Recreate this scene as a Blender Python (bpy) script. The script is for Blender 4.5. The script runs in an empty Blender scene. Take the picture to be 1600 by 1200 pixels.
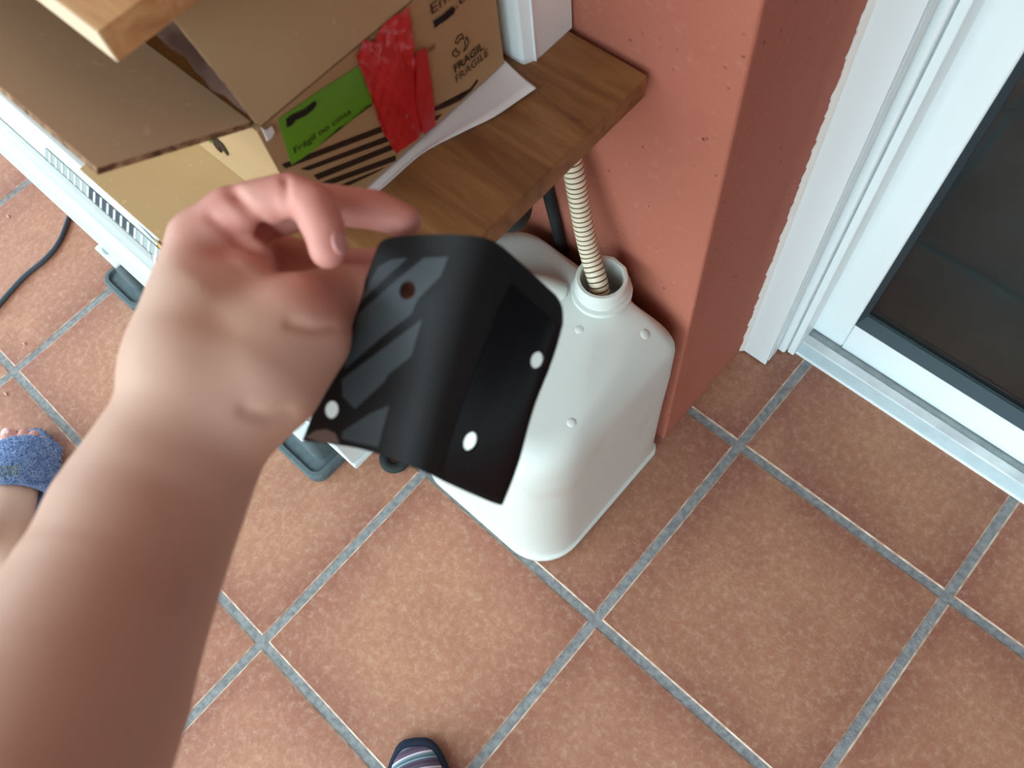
import bpy, bmesh, math, random
import numpy as np
from mathutils import Vector, Matrix
from mathutils.bvhtree import BVHTree

random.seed(7)
scn = bpy.context.scene
COL = scn.collection
PI = math.pi

# ------------------------------------------------------------------ camera
CAM_ROT = Matrix.Rotation(0.936656, 3, 'Z') @ Matrix.Rotation(0.4346886, 3, 'X') @ Matrix.Rotation(-0.223227, 3, 'Z')
CAM_POS = Vector((0.1012017, -0.1245593, 1.16538))
FPX = 1247.035
cam_data = bpy.data.cameras.new('camera')
cam = bpy.data.objects.new('camera', cam_data)
COL.objects.link(cam)
cam.matrix_world = Matrix.Translation(CAM_POS) @ CAM_ROT.to_4x4()
cam_data.sensor_fit = 'HORIZONTAL'
cam_data.sensor_width = 36.0
cam_data.lens = FPX * 36.0 / 1600.0
cam_data.clip_start = 0.02
cam_data.clip_end = 60
cam_data.dof.use_dof = True
cam_data.dof.focus_distance = 0.98
cam_data.dof.aperture_fstop = 8.5
scn.camera = cam

# ------------------------------------------------------------------ world, light, exposure
world = bpy.data.worlds.new('overcast_sky')
scn.world = world
world.use_nodes = True
wn = world.node_tree
wn.nodes.clear()
w_out = wn.nodes.new('ShaderNodeOutputWorld')
w_bg = wn.nodes.new('ShaderNodeBackground')
w_tc = wn.nodes.new('ShaderNodeTexCoord')
w_sep = wn.nodes.new('ShaderNodeSeparateXYZ')
w_ramp = wn.nodes.new('ShaderNodeValToRGB')
w_ramp.color_ramp.elements[0].position = 0.49
w_ramp.color_ramp.elements[0].color = (0.10, 0.095, 0.08, 1)
w_ramp.color_ramp.elements[1].position = 0.52
w_ramp.color_ramp.elements[1].color = (0.72, 0.93, 1.0, 1)
w_map = wn.nodes.new('ShaderNodeMapRange')
w_map.inputs[1].default_value = -1
w_map.inputs[2].default_value = 1
wn.links.new(w_tc.outputs['Generated'], w_sep.inputs[0])
wn.links.new(w_sep.outputs['Z'], w_map.inputs[0])
wn.links.new(w_map.outputs[0], w_ramp.inputs[0])
wn.links.new(w_ramp.outputs[0], w_bg.inputs['Color'])
wn.links.new(w_bg.outputs[0], w_out.inputs[0])
w_bg.inputs['Strength'].default_value = 3.9

sun_d = bpy.data.lights.new('hazy_sun', 'SUN')
sun_d.energy = 0.9
sun_d.angle = math.radians(50)
sun_d.color = (0.93, 0.98, 1.0)
sun = bpy.data.objects.new('hazy_sun', sun_d)
COL.objects.link(sun)
sun.location = (-3, -4, 4)
sun.rotation_euler = Vector((0.42, 0.80, -0.42)).to_track_quat('-Z', 'Y').to_euler()

scn.view_settings.view_transform = 'Standard'
scn.view_settings.look = 'None'
scn.view_settings.gamma = 1.0
scn.view_settings.use_curve_mapping = False
scn.view_settings.exposure = 0.12

# ------------------------------------------------------------------ helpers
def ray(px, py):
    return CAM_ROT @ Vector(((px - 800) / FPX, -(py - 600) / FPX, -1.0))
def on(px, py, axis, val):                       # measured point on an axis plane
    d = ray(px, py); i = 'xyz'.index(axis)
    return CAM_POS + d * ((val - CAM_POS[i]) / d[i])
def at(px, py, depth):                           # measured point at a distance from the lens
    return CAM_POS + ray(px, py) * depth

def s2l(c):
    c = c / 255.0
    return c / 12.92 if c <= 0.04045 else ((c + 0.055) / 1.055) ** 2.4
def rgb(r, g, b): return (s2l(r), s2l(g), s2l(b), 1.0)

def obj(name, mesh, mat=None, parent=None, smooth=False):
    o = bpy.data.objects.new(name, mesh)
    COL.objects.link(o)
    if mat is not None:
        mats = mat if isinstance(mat, (list, tuple)) else [mat]
        if len(mesh.materials) == 0:
            for m in mats: mesh.materials.append(m)
    if parent is not None: o.parent = parent
    if smooth:
        for p in mesh.polygons: p.use_smooth = True
    return o
def bm_obj(name, bm, mat=None, parent=None, smooth=False, normals=True):
    if normals: bmesh.ops.recalc_face_normals(bm, faces=bm.faces)
    me = bpy.data.meshes.new(name); bm.to_mesh(me); bm.free()
    return obj(name, me, mat, parent, smooth)
def thing(name, label, cat, loc=(0, 0, 0), group=None):
    o = bpy.data.objects.new(name, None); COL.objects.link(o)
    o.empty_display_size = 0.05
    o.location = loc; o['label'] = label; o['category'] = cat
    if group: o['group'] = group
    return o
def tag(o, label, cat, group=None):
    o['label'] = label; o['category'] = cat
    if group: o['group'] = group
    return o
def struct(o, label=None, cat=None):
    o['kind'] = 'structure'
    if label: o['label'] = label
    if cat: o['category'] = cat
    return o
def adopt(parent, *kids):                        # parent world-space parts under an Empty
    for k in kids:
        k.parent = parent
        k.matrix_parent_inverse = Matrix.Translation(-Vector(parent.location))
def nest(part, *kids):                           # sub-parts built in world space under a part that sits at the world origin
    for k in kids: k.parent = part
def add_box(bm, a, b, bevel=0.0, seg=2, mi=0):
    a = Vector(a); b = Vector(b)
    c = (a + b) / 2; s = b - a
    r = bmesh.ops.create_cube(bm, size=1.0)
    vs = r['verts']
    for v in vs: v.co = Vector((v.co.x * s.x, v.co.y * s.y, v.co.z * s.z)) + c
    fs = set(f for v in vs for f in v.link_faces)
    for f in fs: f.material_index = mi
    if bevel > 0:
        es = list(set(e for v in vs for e in v.link_edges))
        bmesh.ops.bevel(bm, geom=es, offset=bevel, segments=seg, profile=0.5, affect='EDGES')
    return vs
def box_obj(name, a, b, mat, parent=None, bevel=0.0, seg=2, smooth=False):
    bm = bmesh.new(); add_box(bm, a, b, bevel, seg)
    return bm_obj(name, bm, mat, parent, smooth)
def sweep(bm, pts, radii, n=12, caps=True, mi=None):
    rings = []
    N = len(pts)
    up = Vector((0.13, 0.27, 0.95))
    for i, p in enumerate(pts):
        t = (pts[min(i + 1, N - 1)] - pts[max(i - 1, 0)]).normalized()
        x = t.cross(up)
        if x.length < 1e-4: x = t.cross(Vector((1, 0, 0)))
        x.normalize(); y = t.cross(x).normalized()
        r = radii[i] if isinstance(radii, (list, tuple)) else radii
        rings.append([bm.verts.new(p + (x * math.cos(2 * PI * k / n) + y * math.sin(2 * PI * k / n)) * r) for k in range(n)])
    for i in range(N - 1):
        for k in range(n):
            f = bm.faces.new((rings[i][k], rings[i][(k + 1) % n], rings[i + 1][(k + 1) % n], rings[i + 1][k]))
            if mi is not None: f.material_index = mi[i]
    if caps:
        bm.faces.new(list(reversed(rings[0]))); bm.faces.new(rings[-1])
    return rings
def catmull(P, n):
    out = []
    m = len(P)
    for i in range(m - 1):
        p0, p1, p2, p3 = P[max(i - 1, 0)], P[i], P[i + 1], P[min(i + 2, m - 1)]
        for k in range(n):
            t = k / n
            out.append(0.5 * ((2 * p1) + (p2 - p0) * t + (2 * p0 - 5 * p1 + 4 * p2 - p3) * t * t + (3 * p1 - p0 - 3 * p2 + p3) * t ** 3))
    out.append(P[-1].copy())
    return out
def slab(bm, pts, nrm, th, mi=0):                # a flat polygon with thickness
    nrm = Vector(nrm).normalized()
    top = [bm.verts.new(Vector(p) + nrm * th) for p in pts]
    bot = [bm.verts.new(Vector(p)) for p in pts]
    f = bm.faces.new(top); f.material_index = mi
    f = bm.faces.new(list(reversed(bot))); f.material_index = mi
    n = len(pts)
    for i in range(n):
        f = bm.faces.new((bot[i], bot[(i + 1) % n], top[(i + 1) % n], top[i])); f.material_index = mi

# ------------------------------------------------------------------ materials
def mat_new(name):
    m = bpy.data.materials.new(name); m.use_nodes = True
    nt = m.node_tree; b = nt.nodes['Principled BSDF']
    return m, nt, b
def node(nt, t, **kw):
    n = nt.nodes.new(t)
    for k, v in kw.items():
        if k.startswith('i_'):
            key = k[2:]
            n.inputs[int(key) if key.isdigit() else key.replace('_', ' ')].default_value = v
        else: setattr(n, k, v)
    return n
def plain(name, col, rough=0.5, spec=0.5, metal=0.0, noise=0.0, scale=30.0, bump=0.0, bscale=200.0, col2=None, coat=0.0, sss=0.0):
    m, nt, b = mat_new(name)
    b.inputs['Base Color'].default_value = col
    b.inputs['Roughness'].default_value = rough
    b.inputs['Specular IOR Level'].default_value = spec
    b.inputs['Metallic'].default_value = metal
    b.inputs['Coat Weight'].default_value = coat
    tc = node(nt, 'ShaderNodeTexCoord')
    if noise > 0 or col2:
        nz = node(nt, 'ShaderNodeTexNoise'); nz.inputs['Scale'].default_value = scale; nz.inputs['Detail'].default_value = 6
        nt.links.new(tc.outputs['Object'], nz.inputs['Vector'])
        mx = node(nt, 'ShaderNodeMix', data_type='RGBA')
        rp = node(nt, 'ShaderNodeMapRange'); rp.inputs[1].default_value = 0.35; rp.inputs[2].default_value = 0.65
        nt.links.new(nz.outputs['Fac'], rp.inputs[0]); nt.links.new(rp.outputs[0], mx.inputs[0])
        c2 = col2 if col2 else tuple(max(0, x * (1 - noise)) for x in col[:3]) + (1,)
        mx.inputs[6].default_value = col; mx.inputs[7].default_value = c2
        nt.links.new(mx.outputs[2], b.inputs['Base Color'])
    if bump > 0:
        nb = node(nt, 'ShaderNodeTexNoise'); nb.inputs['Scale'].default_value = bscale; nb.inputs['Detail'].default_value = 4
        nt.links.new(tc.outputs['Object'], nb.inputs['Vector'])
        bp = node(nt, 'ShaderNodeBump'); bp.inputs['Strength'].default_value = bump; bp.inputs['Distance'].default_value = 0.002
        nt.links.new(nb.outputs['Fac'], bp.inputs['Height']); nt.links.new(bp.outputs[0], b.inputs['Normal'])
    if sss > 0:
        b.inputs['Subsurface Weight'].default_value = sss
        b.inputs['Subsurface Radius'].default_value = (0.012, 0.004, 0.002)
        b.inputs['Subsurface Scale'].default_value = 0.6
    return m

M = {}
def make_tile_mat():
    m, nt, b = mat_new('terracotta_tile')
    tc = node(nt, 'ShaderNodeTexCoord'); oi = node(nt, 'ShaderNodeObjectInfo')
    off = node(nt, 'ShaderNodeVectorMath', operation='SCALE'); off.inputs['Scale'].default_value = 7.3
    add = node(nt, 'ShaderNodeVectorMath', operation='ADD')
    nt.links.new(oi.outputs['Location'], off.inputs[0]); nt.links.new(off.outputs[0], add.inputs[0]); nt.links.new(tc.outputs['Object'], add.inputs[1])
    n1 = node(nt, 'ShaderNodeTexNoise'); n1.inputs['Scale'].default_value = 8; n1.inputs['Detail'].default_value = 8; n1.inputs['Roughness'].default_value = 0.62
    n2 = node(nt, 'ShaderNodeTexNoise'); n2.inputs['Scale'].default_value = 85; n2.inputs['Detail'].default_value = 8; n2.inputs['Roughness'].default_value = 0.82
    n3 = node(nt, 'ShaderNodeTexNoise'); n3.inputs['Scale'].default_value = 420; n3.inputs['Detail'].default_value = 2
    for n in (n1, n2, n3): nt.links.new(add.outputs[0], n.inputs['Vector'])
    # distance to the tile's edge (glaze is redder at the rim)
    sep = node(nt, 'ShaderNodeSeparateXYZ'); nt.links.new(tc.outputs['Object'], sep.inputs[0])
    ax = node(nt, 'ShaderNodeMath', operation='ABSOLUTE'); ay = node(nt, 'ShaderNodeMath', operation='ABSOLUTE')
    nt.links.new(sep.outputs[0], ax.inputs[0]); nt.links.new(sep.outputs[1], ay.inputs[0])
    mx = node(nt, 'ShaderNodeMath', operation='SMOOTH_MAX'); mx.inputs[2].default_value = 0.05
    nt.links.new(ax.outputs[0], mx.inputs[0]); nt.links.new(ay.outputs[0], mx.inputs[1])
    jit = node(nt, 'ShaderNodeMath', operation='MULTIPLY_ADD'); jit.inputs[1].default_value = 0.24; 
    nt.links.new(n1.outputs['Fac'], jit.inputs[0]); nt.links.new(mx.outputs[0], jit.inputs[2])
    er = node(nt, 'ShaderNodeMapRange', interpolation_type='SMOOTHSTEP'); er.inputs[1].default_value = 0.19; er.inputs[2].default_value = 0.31
    nt.links.new(jit.outputs[0], er.inputs[0])
    c1 = node(nt, 'ShaderNodeMix', data_type='RGBA'); c1.inputs[6].default_value = rgb(168, 117, 93); c1.inputs[7].default_value = rgb(132, 78, 68)
    nt.links.new(er.outputs[0], c1.inputs[0])
    r1 = node(nt, 'ShaderNodeMapRange'); r1.inputs[1].default_value = 0.42; r1.inputs[2].default_value = 0.68
    nt.links.new(n1.outputs['Fac'], r1.inputs[0])
    c2 = node(nt, 'ShaderNodeMix', data_type='RGBA'); c2.inputs[7].default_value = rgb(186, 136, 106)
    sc = node(nt, 'ShaderNodeMath', operation='MULTIPLY'); sc.inputs[1].default_value = 0.8
    nt.links.new(r1.outputs[0], sc.inputs[0]); nt.links.new(sc.outputs[0], c2.inputs[0]); nt.links.new(c1.outputs[2], c2.inputs[6])
    r2 = node(nt, 'ShaderNodeMapRange'); r2.inputs[1].default_value = 0.50; r2.inputs[2].default_value = 0.70; r2.inputs[4].default_value = 0.48
    nt.links.new(n2.outputs['Fac'], r2.inputs[0])
    c3 = node(nt, 'ShaderNodeMix', data_type='RGBA'); c3.inputs[7].default_value = rgb(212, 180, 158)
    nt.links.new(r2.outputs[0], c3.inputs[0]); nt.links.new(c2.outputs[2], c3.inputs[6])
    r3 = node(nt, 'ShaderNodeMapRange'); r3.inputs[1].default_value = 0.50; r3.inputs[2].default_value = 0.34; r3.inputs[4].default_value = 0.45
    nt.links.new(n2.outputs['Fac'], r3.inputs[0])
    c4 = node(nt, 'ShaderNodeMix', data_type='RGBA'); c4.inputs[7].default_value = rgb(140, 88, 68)
    nt.links.new(r3.outputs[0], c4.inputs[0]); nt.links.new(c3.outputs[2], c4.inputs[6])
    hs = node(nt, 'ShaderNodeHueSaturation'); hs.inputs['Saturation'].default_value = 1.0
    v = node(nt, 'ShaderNodeMapRange'); v.inputs[3].default_value = 0.92; v.inputs[4].default_value = 1.05
    nt.links.new(oi.outputs['Random'], v.inputs[0]); nt.links.new(v.outputs[0], hs.inputs['Value'])
    nt.links.new(c4.outputs[2], hs.inputs['Color']); nt.links.new(hs.outputs[0], b.inputs['Base Color'])
    b.inputs['Roughness'].default_value = 0.5; b.inputs['Specular IOR Level'].default_value = 0.35
    bp = node(nt, 'ShaderNodeBump'); bp.inputs['Strength'].default_value = 0.08; bp.inputs['Distance'].default_value = 0.001
    nt.links.new(n3.outputs['Fac'], bp.inputs['Height']); nt.links.new(bp.outputs[0], b.inputs['Normal'])
    return m
def make_stucco():
    m, nt, b = mat_new('red_stucco')
    tc = node(nt, 'ShaderNodeTexCoord')
    n1 = node(nt, 'ShaderNodeTexNoise'); n1.inputs['Scale'].default_value = 6; n1.inputs['Detail'].default_value = 6
    n2 = node(nt, 'ShaderNodeTexNoise'); n2.inputs['Scale'].default_value = 90; n2.inputs['Detail'].default_value = 5
    n3 = node(nt, 'ShaderNodeTexVoronoi'); n3.inputs['Scale'].default_value = 75
    n4 = node(nt, 'ShaderNodeTexNoise'); n4.inputs['Scale'].default_value = 260; n4.inputs['Detail'].default_value = 3
    for n in (n1, n2, n3, n4): nt.links.new(tc.outputs['Object'], n.inputs['Vector'])
    c1 = node(nt, 'ShaderNodeMix', data_type='RGBA'); c1.inputs[6].default_value = rgb(180, 112, 92); c1.inputs[7].default_value = rgb(166, 97, 80)
    nt.links.new(n1.outputs['Fac'], c1.inputs[0])
    r2 = node(nt, 'ShaderNodeMapRange'); r2.inputs[1].default_value = 0.60; r2.inputs[2].default_value = 0.78; r2.inputs[4].default_value = 0.45
    nt.links.new(n2.outputs['Fac'], r2.inputs[0])
    c2 = node(nt, 'ShaderNodeMix', data_type='RGBA'); c2.inputs[7].default_value = rgb(196, 132, 110)
    nt.links.new(r2.outputs[0], c2.inputs[0]); nt.links.new(c1.outputs[2], c2.inputs[6])
    r3 = node(nt, 'ShaderNodeMapRange'); r3.inputs[1].default_value = 0.16; r3.inputs[2].default_value = 0.08
    nt.links.new(n3.outputs['Distance'], r3.inputs[0])
    gate = node(nt, 'ShaderNodeMapRange'); gate.inputs[1].default_value = 0.52; gate.inputs[2].default_value = 0.6
    nt.links.new(n2.outputs['Fac'], gate.inputs[0])
    mul = node(nt, 'ShaderNodeMath', operation='MULTIPLY'); nt.links.new(r3.outputs[0], mul.inputs[0]); nt.links.new(gate.outputs[0], mul.inputs[1])
    c3 = node(nt, 'ShaderNodeMix', data_type='RGBA'); c3.inputs[7].default_value = rgb(95, 52, 44)
    nt.links.new(mul.outputs[0], c3.inputs[0]); nt.links.new(c2.outputs[2], c3.inputs[6])
    nt.links.new(c3.outputs[2], b.inputs['Base Color'])
    b.inputs['Roughness'].default_value = 0.85; b.inputs['Specular IOR Level'].default_value = 0.25
    ad = node(nt, 'ShaderNodeMath', operation='ADD'); nt.links.new(n2.outputs['Fac'], ad.inputs[0]); nt.links.new(n4.outputs['Fac'], ad.inputs[1])
    bp = node(nt, 'ShaderNodeBump'); bp.inputs['Strength'].default_value = 0.35; bp.inputs['Distance'].default_value = 0.002
    nt.links.new(ad.outputs[0], bp.inputs['Height']); nt.links.new(bp.outputs[0], b.inputs['Normal'])
    return m
def make_wood(name, ca, cb, cc, axis='X', stains=False):
    m, nt, b = mat_new(name)
    tc = node(nt, 'ShaderNodeTexCoord'); mp = node(nt, 'ShaderNodeMapping')
    mp.inputs['Scale'].default_value = (3, 26, 26) if axis == 'X' else (26, 3, 26)
    nt.links.new(tc.outputs['Object'], mp.inputs[0])
    n1 = node(nt, 'ShaderNodeTexNoise'); n1.inputs['Scale'].default_value = 1.6; n1.inputs['Detail'].default_value = 9; n1.inputs['Roughness'].default_value = 0.62; n1.inputs['Distortion'].default_value = 0.9
    nt.links.new(mp.outputs[0], n1.inputs['Vector'])
    n2 = node(nt, 'ShaderNodeTexNoise'); n2.inputs['Scale'].default_value = 9; n2.inputs['Detail'].default_value = 5
    nt.links.new(mp.outputs[0], n2.inputs['Vector'])
    rp = node(nt, 'ShaderNodeValToRGB'); e = rp.color_ramp.elements
    e[0].position = 0.33; e[0].color = ca; e[1].position = 0.68; e[1].color = cc
    x = rp.color_ramp.elements.new(0.5); x.color = cb
    nt.links.new(n1.outputs['Fac'], rp.inputs[0])
    r2 = node(nt, 'ShaderNodeMapRange'); r2.inputs[1].default_value = 0.55; r2.inputs[2].default_value = 0.7; r2.inputs[4].default_value = 0.35
    nt.links.new(n2.outputs['Fac'], r2.inputs[0])
    c2 = node(nt, 'ShaderNodeMix', data_type='RGBA'); c2.inputs[7].default_value = ca
    nt.links.new(r2.outputs[0], c2.inputs[0]); nt.links.new(rp.outputs[0], c2.inputs[6])
    last = c2.outputs[2]
    if stains:
        n3 = node(nt, 'ShaderNodeTexNoise'); n3.inputs['Scale'].default_value = 34; n3.inputs['Detail'].default_value = 3; n3.inputs['Distortion'].default_value = 0.6
        nt.links.new(tc.outputs['Object'], n3.inputs['Vector'])
        n5 = node(nt, 'ShaderNodeTexNoise'); n5.inputs['Scale'].default_value = 7; nt.links.new(tc.outputs['Object'], n5.inputs['Vector'])
        r3 = node(nt, 'ShaderNodeMapRange'); r3.inputs[1].default_value = 0.62; r3.inputs[2].default_value = 0.70; r3.inputs[4].default_value = 0.7
        nt.links.new(n3.outputs['Fac'], r3.inputs[0])
        g = node(nt, 'ShaderNodeMapRange'); g.inputs[1].default_value = 0.45; g.inputs[2].default_value = 0.55
        nt.links.new(n5.outputs['Fac'], g.inputs[0])
        mu = node(nt, 'ShaderNodeMath', operation='MULTIPLY'); nt.links.new(r3.outputs[0], mu.inputs[0]); nt.links.new(g.outputs[0], mu.inputs[1])
        c3 = node(nt, 'ShaderNodeMix', data_type='RGBA'); c3.inputs[7].default_value = rgb(74, 44, 26)
        nt.links.new(mu.outputs[0], c3.inputs[0]); nt.links.new(last, c3.inputs[6]); last = c3.outputs[2]
    nt.links.new(last, b.inputs['Base Color'])
    b.inputs['Roughness'].default_value = 0.5; b.inputs['Specular IOR Level'].default_value = 0.35
    return m
def make_skin(name):
    m, nt, b = mat_new(name)
    tc = node(nt, 'ShaderNodeTexCoord')
    at_ = node(nt, 'ShaderNodeAttribute', attribute_name='redness')
    n1 = node(nt, 'ShaderNodeTexNoise'); n1.inputs['Scale'].default_value = 28; n1.inputs['Detail'].default_value = 5
    n2 = node(nt, 'ShaderNodeTexNoise'); n2.inputs['Scale'].default_value = 420; n2.inputs['Detail'].default_value = 3
    for n in (n1, n2): nt.links.new(tc.outputs['Object'], n.inputs['Vector'])
    c1 = node(nt, 'ShaderNodeMix', data_type='RGBA'); c1.inputs[6].default_value = rgb(214, 176, 156); c1.inputs[7].default_value = rgb(204, 164, 144)
    nt.links.new(n1.outputs['Fac'], c1.inputs[0])
    c2 = node(nt, 'ShaderNodeMix', data_type='RGBA'); c2.inputs[7].default_value = rgb(212, 142, 132)
    nt.links.new(at_.outputs['Fac'], c2.inputs[0]); nt.links.new(c1.outputs[2], c2.inputs[6])
    nt.links.new(c2.outputs[2], b.inputs['Base Color'])
    b.inputs['Roughness'].default_value = 0.52; b.inputs['Specular IOR Level'].default_value = 0.35
    b.inputs['Subsurface Weight'].default_value = 0.0
    b.inputs['Subsurface Radius'].default_value = (0.01, 0.0035, 0.002); b.inputs['Subsurface Scale'].default_value = 0.5
    bp = node(nt, 'ShaderNodeBump'); bp.inputs['Strength'].default_value = 0.08; bp.inputs['Distance'].default_value = 0.001
    nt.links.new(n2.outputs['Fac'], bp.inputs['Height']); nt.links.new(bp.outputs[0], b.inputs['Normal'])
    return m
def make_card(name, ca, cb):
    m, nt, b = mat_new(name)
    tc = node(nt, 'ShaderNodeTexCoord')
    n1 = node(nt, 'ShaderNodeTexNoise'); n1.inputs['Scale'].default_value = 14; n1.inputs['Detail'].default_value = 7
    n2 = node(nt, 'ShaderNodeTexNoise'); n2.inputs['Scale'].default_value = 130; n2.inputs['Detail'].default_value = 3
    for n in (n1, n2): nt.links.new(tc.outputs['Object'], n.inputs['Vector'])
    c1 = node(nt, 'ShaderNodeMix', data_type='RGBA'); c1.inputs[6].default_value = ca; c1.inputs[7].default_value = cb
    nt.links.new(n1.outputs['Fac'], c1.inputs[0])
    r2 = node(nt, 'ShaderNodeMapRange'); r2.inputs[1].default_value = 0.66; r2.inputs[2].default_value = 0.74; r2.inputs[4].default_value = 0.4
    nt.links.new(n2.outputs['Fac'], r2.inputs[0])
    c2 = node(nt, 'ShaderNodeMix', data_type='RGBA'); c2.inputs[7].default_value = tuple(x * 1.35 for x in ca[:3]) + (1,)
    nt.links.new(r2.outputs[0], c2.inputs[0]); nt.links.new(c1.outputs[2], c2.inputs[6])
    nt.links.new(c2.outputs[2], b.inputs['Base Color'])
    b.inputs['Roughness'].default_value = 0.8; b.inputs['Specular IOR Level'].default_value = 0.2
    return m
def make_glass():
    m, nt, b = mat_new('tinted_door_glass')
    b.inputs['Base Color'].default_value = (0.58, 0.70, 0.73, 1)
    b.inputs['Transmission Weight'].default_value = 1.0
    b.inputs['Roughness'].default_value = 0.02; b.inputs['IOR'].default_value = 1.5
    return m
def make_stripes():
    m, nt, b = mat_new('striped_knit')
    tc = node(nt, 'ShaderNodeTexCoord'); sep = node(nt, 'ShaderNodeSeparateXYZ'); nt.links.new(tc.outputs['Object'], sep.inputs[0])
    nz = node(nt, 'ShaderNodeTexNoise'); nz.inputs['Scale'].default_value = 30; nt.links.new(tc.outputs['Object'], nz.inputs['Vector'])
    sq = node(nt, 'ShaderNodeMath', operation='MULTIPLY'); nt.links.new(sep.outputs[0], sq.inputs[0]); nt.links.new(sep.outputs[0], sq.inputs[1])
    cu = node(nt, 'ShaderNodeMath', operation='MULTIPLY_ADD'); cu.inputs[1].default_value = 5.0
    nt.links.new(sq.outputs[0], cu.inputs[0]); nt.links.new(sep.outputs[1], cu.inputs[2])
    sl = node(nt, 'ShaderNodeMath', operation='MULTIPLY_ADD'); sl.inputs[1].default_value = -0.22
    nt.links.new(sep.outputs[0], sl.inputs[0]); nt.links.new(cu.outputs[0], sl.inputs[2])
    fr = node(nt, 'ShaderNodeMath', operation='MULTIPLY'); fr.inputs[1].default_value = 52.0
    nt.links.new(sl.outputs[0], fr.inputs[0])
    f2 = node(nt, 'ShaderNodeMath', operation='FRACT'); nt.links.new(fr.outputs[0], f2.inputs[0])
    rp = node(nt, 'ShaderNodeValToRGB'); rp.color_ramp.interpolation = 'CONSTANT'
    e = rp.color_ramp.elements
    e[0].position = 0; e[0].color = rgb(96, 84, 104)
    e[1].position = 0.88; e[1].color = rgb(228, 208, 220)
    for p, c in ((0.22, rgb(84, 62, 84)), (0.40, rgb(88, 92, 112)), (0.52, rgb(150, 178, 190)), (0.60, rgb(88, 108, 120)), (0.76, rgb(120, 150, 160))):
        x = e.new(p); x.color = c
    nt.links.new(f2.outputs[0], rp.inputs[0]); nt.links.new(rp.outputs[0], b.inputs['Base Color'])
    b.inputs['Roughness'].default_value = 0.9
    nb = node(nt, 'ShaderNodeTexNoise'); nb.inputs['Scale'].default_value = 600; nt.links.new(tc.outputs['Object'], nb.inputs['Vector'])
    bp = node(nt, 'ShaderNodeBump'); bp.inputs['Strength'].default_value = 0.3; bp.inputs['Distance'].default_value = 0.001
    nt.links.new(nb.outputs['Fac'], bp.inputs['Height']); nt.links.new(bp.outputs[0], b.inputs['Normal'])
    return m

M['tile'] = make_tile_mat()
M['tile_edge'] = plain('worn_tile_edge', rgb(206, 186, 166), 0.7, 0.2, noise=0.35, scale=60, col2=rgb(168, 128, 108))
M['grout'] = plain('grey_grout', rgb(150, 152, 152), 0.9, 0.2, noise=0.3, scale=120, col2=rgb(122, 124, 126), bump=0.5, bscale=400)
M['stucco'] = make_stucco()
M['pvc'] = plain('white_lacquered_frame', rgb(238, 250, 252), 0.35, 0.5)
M['pvc_grey'] = plain('pale_blue_grey_sill', rgb(186, 206, 212), 0.4, 0.5, noise=0.1, scale=40)
M['sill_dirty'] = plain('dusty_white_sill', rgb(224, 234, 236), 0.5, 0.4, col2=rgb(196, 204, 206), scale=18)
M['groove'] = plain('grey_track_groove', rgb(176, 188, 190), 0.5, 0.4, noise=0.2, scale=60)
M['gap'] = plain('dark_gap_shade', rgb(52, 66, 72), 0.6, 0.3)  # shade of the casing gap painted as a dark strip
M['gasket'] = plain('slate_gasket', rgb(62, 78, 86), 0.5, 0.4)
M['caulk'] = plain('white_caulk', rgb(236, 236, 232), 0.8, 0.3, bump=0.6, bscale=60)
M['glass'] = make_glass()
M['dark_room'] = plain('dim_interior_plaster', rgb(150, 160, 164), 0.8, 0.2)
M['dark_floor'] = plain('dim_interior_floor', rgb(128, 136, 134), 0.35, 0.4, noise=0.35, scale=4)
M['added_ceiling'] = plain('added_ceiling_paint', rgb(228, 230, 228), 0.8, 0.2)
M['wood'] = make_wood('oak_veneer_board', rgb(112, 74, 44), rgb(136, 94, 56), rgb(154, 112, 70), 'X', True)
M['wood_up'] = make_wood('pale_oak_shelf', rgb(164, 116, 74), rgb(190, 142, 94), rgb(206, 162, 112), 'X')
M['card'] = make_card('brown_cardboard', rgb(178, 148, 110), rgb(166, 134, 96))
M['card_in'] = make_card('inner_cardboard', rgb(212, 184, 152), rgb(200, 172, 140))
M['card_sheet'] = make_card('tan_cardboard_sheet', rgb(188, 158, 116), rgb(174, 144, 104))
M['flute'] = plain('fluted_cardboard_edge', rgb(170, 134, 104), 0.9, 0.1, col2=rgb(84, 58, 44), scale=150)
M['red_tape'] = plain('glossy_red_tape', rgb(206, 44, 48), 0.22, 0.6, col2=rgb(190, 30, 38), scale=25, coat=0.3)
M['red_tape2'] = plain('matt_red_tape', rgb(186, 34, 38), 0.35, 0.5)
M['green'] = plain('green_label_film', rgb(98, 160, 34), 0.3, 0.5, col2=rgb(90, 150, 36), scale=20)
M['ink'] = plain('black_print', rgb(34, 28, 26), 0.7, 0.2)
M['ink_brown'] = plain('brown_black_print', rgb(52, 36, 26), 0.75, 0.2)
M['marker'] = plain('black_marker', rgb(24, 22, 26), 0.5, 0.3)
M['strip'] = plain('torn_brown_tape', rgb(140, 116, 104), 0.4, 0.5, col2=rgb(84, 62, 54), scale=36)
M['paper'] = plain('white_paper', rgb(228, 226, 226), 0.75, 0.3)
M['jerry'] = None
M['hose'] = plain('cream_hose', rgb(226, 214, 188), 0.4, 0.5)
M['hose_g'] = plain('dark_hose_groove', rgb(92, 72, 52), 0.6, 0.3)
M['black_rub'] = plain('black_pipe_foam', rgb(40, 44, 44), 0.7, 0.3, noise=0.3, scale=50)
M['ac'] = plain('white_enamel', rgb(204, 211, 211), 0.4, 0.5)
M['ac_back'] = plain('grey_coil_fins', rgb(150, 162, 160), 0.6, 0.4)
M['ac_dark'] = plain('dark_vent_shade', rgb(58, 66, 76), 0.7, 0.3)  # shade inside the openings put into a flat dark colour
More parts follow.
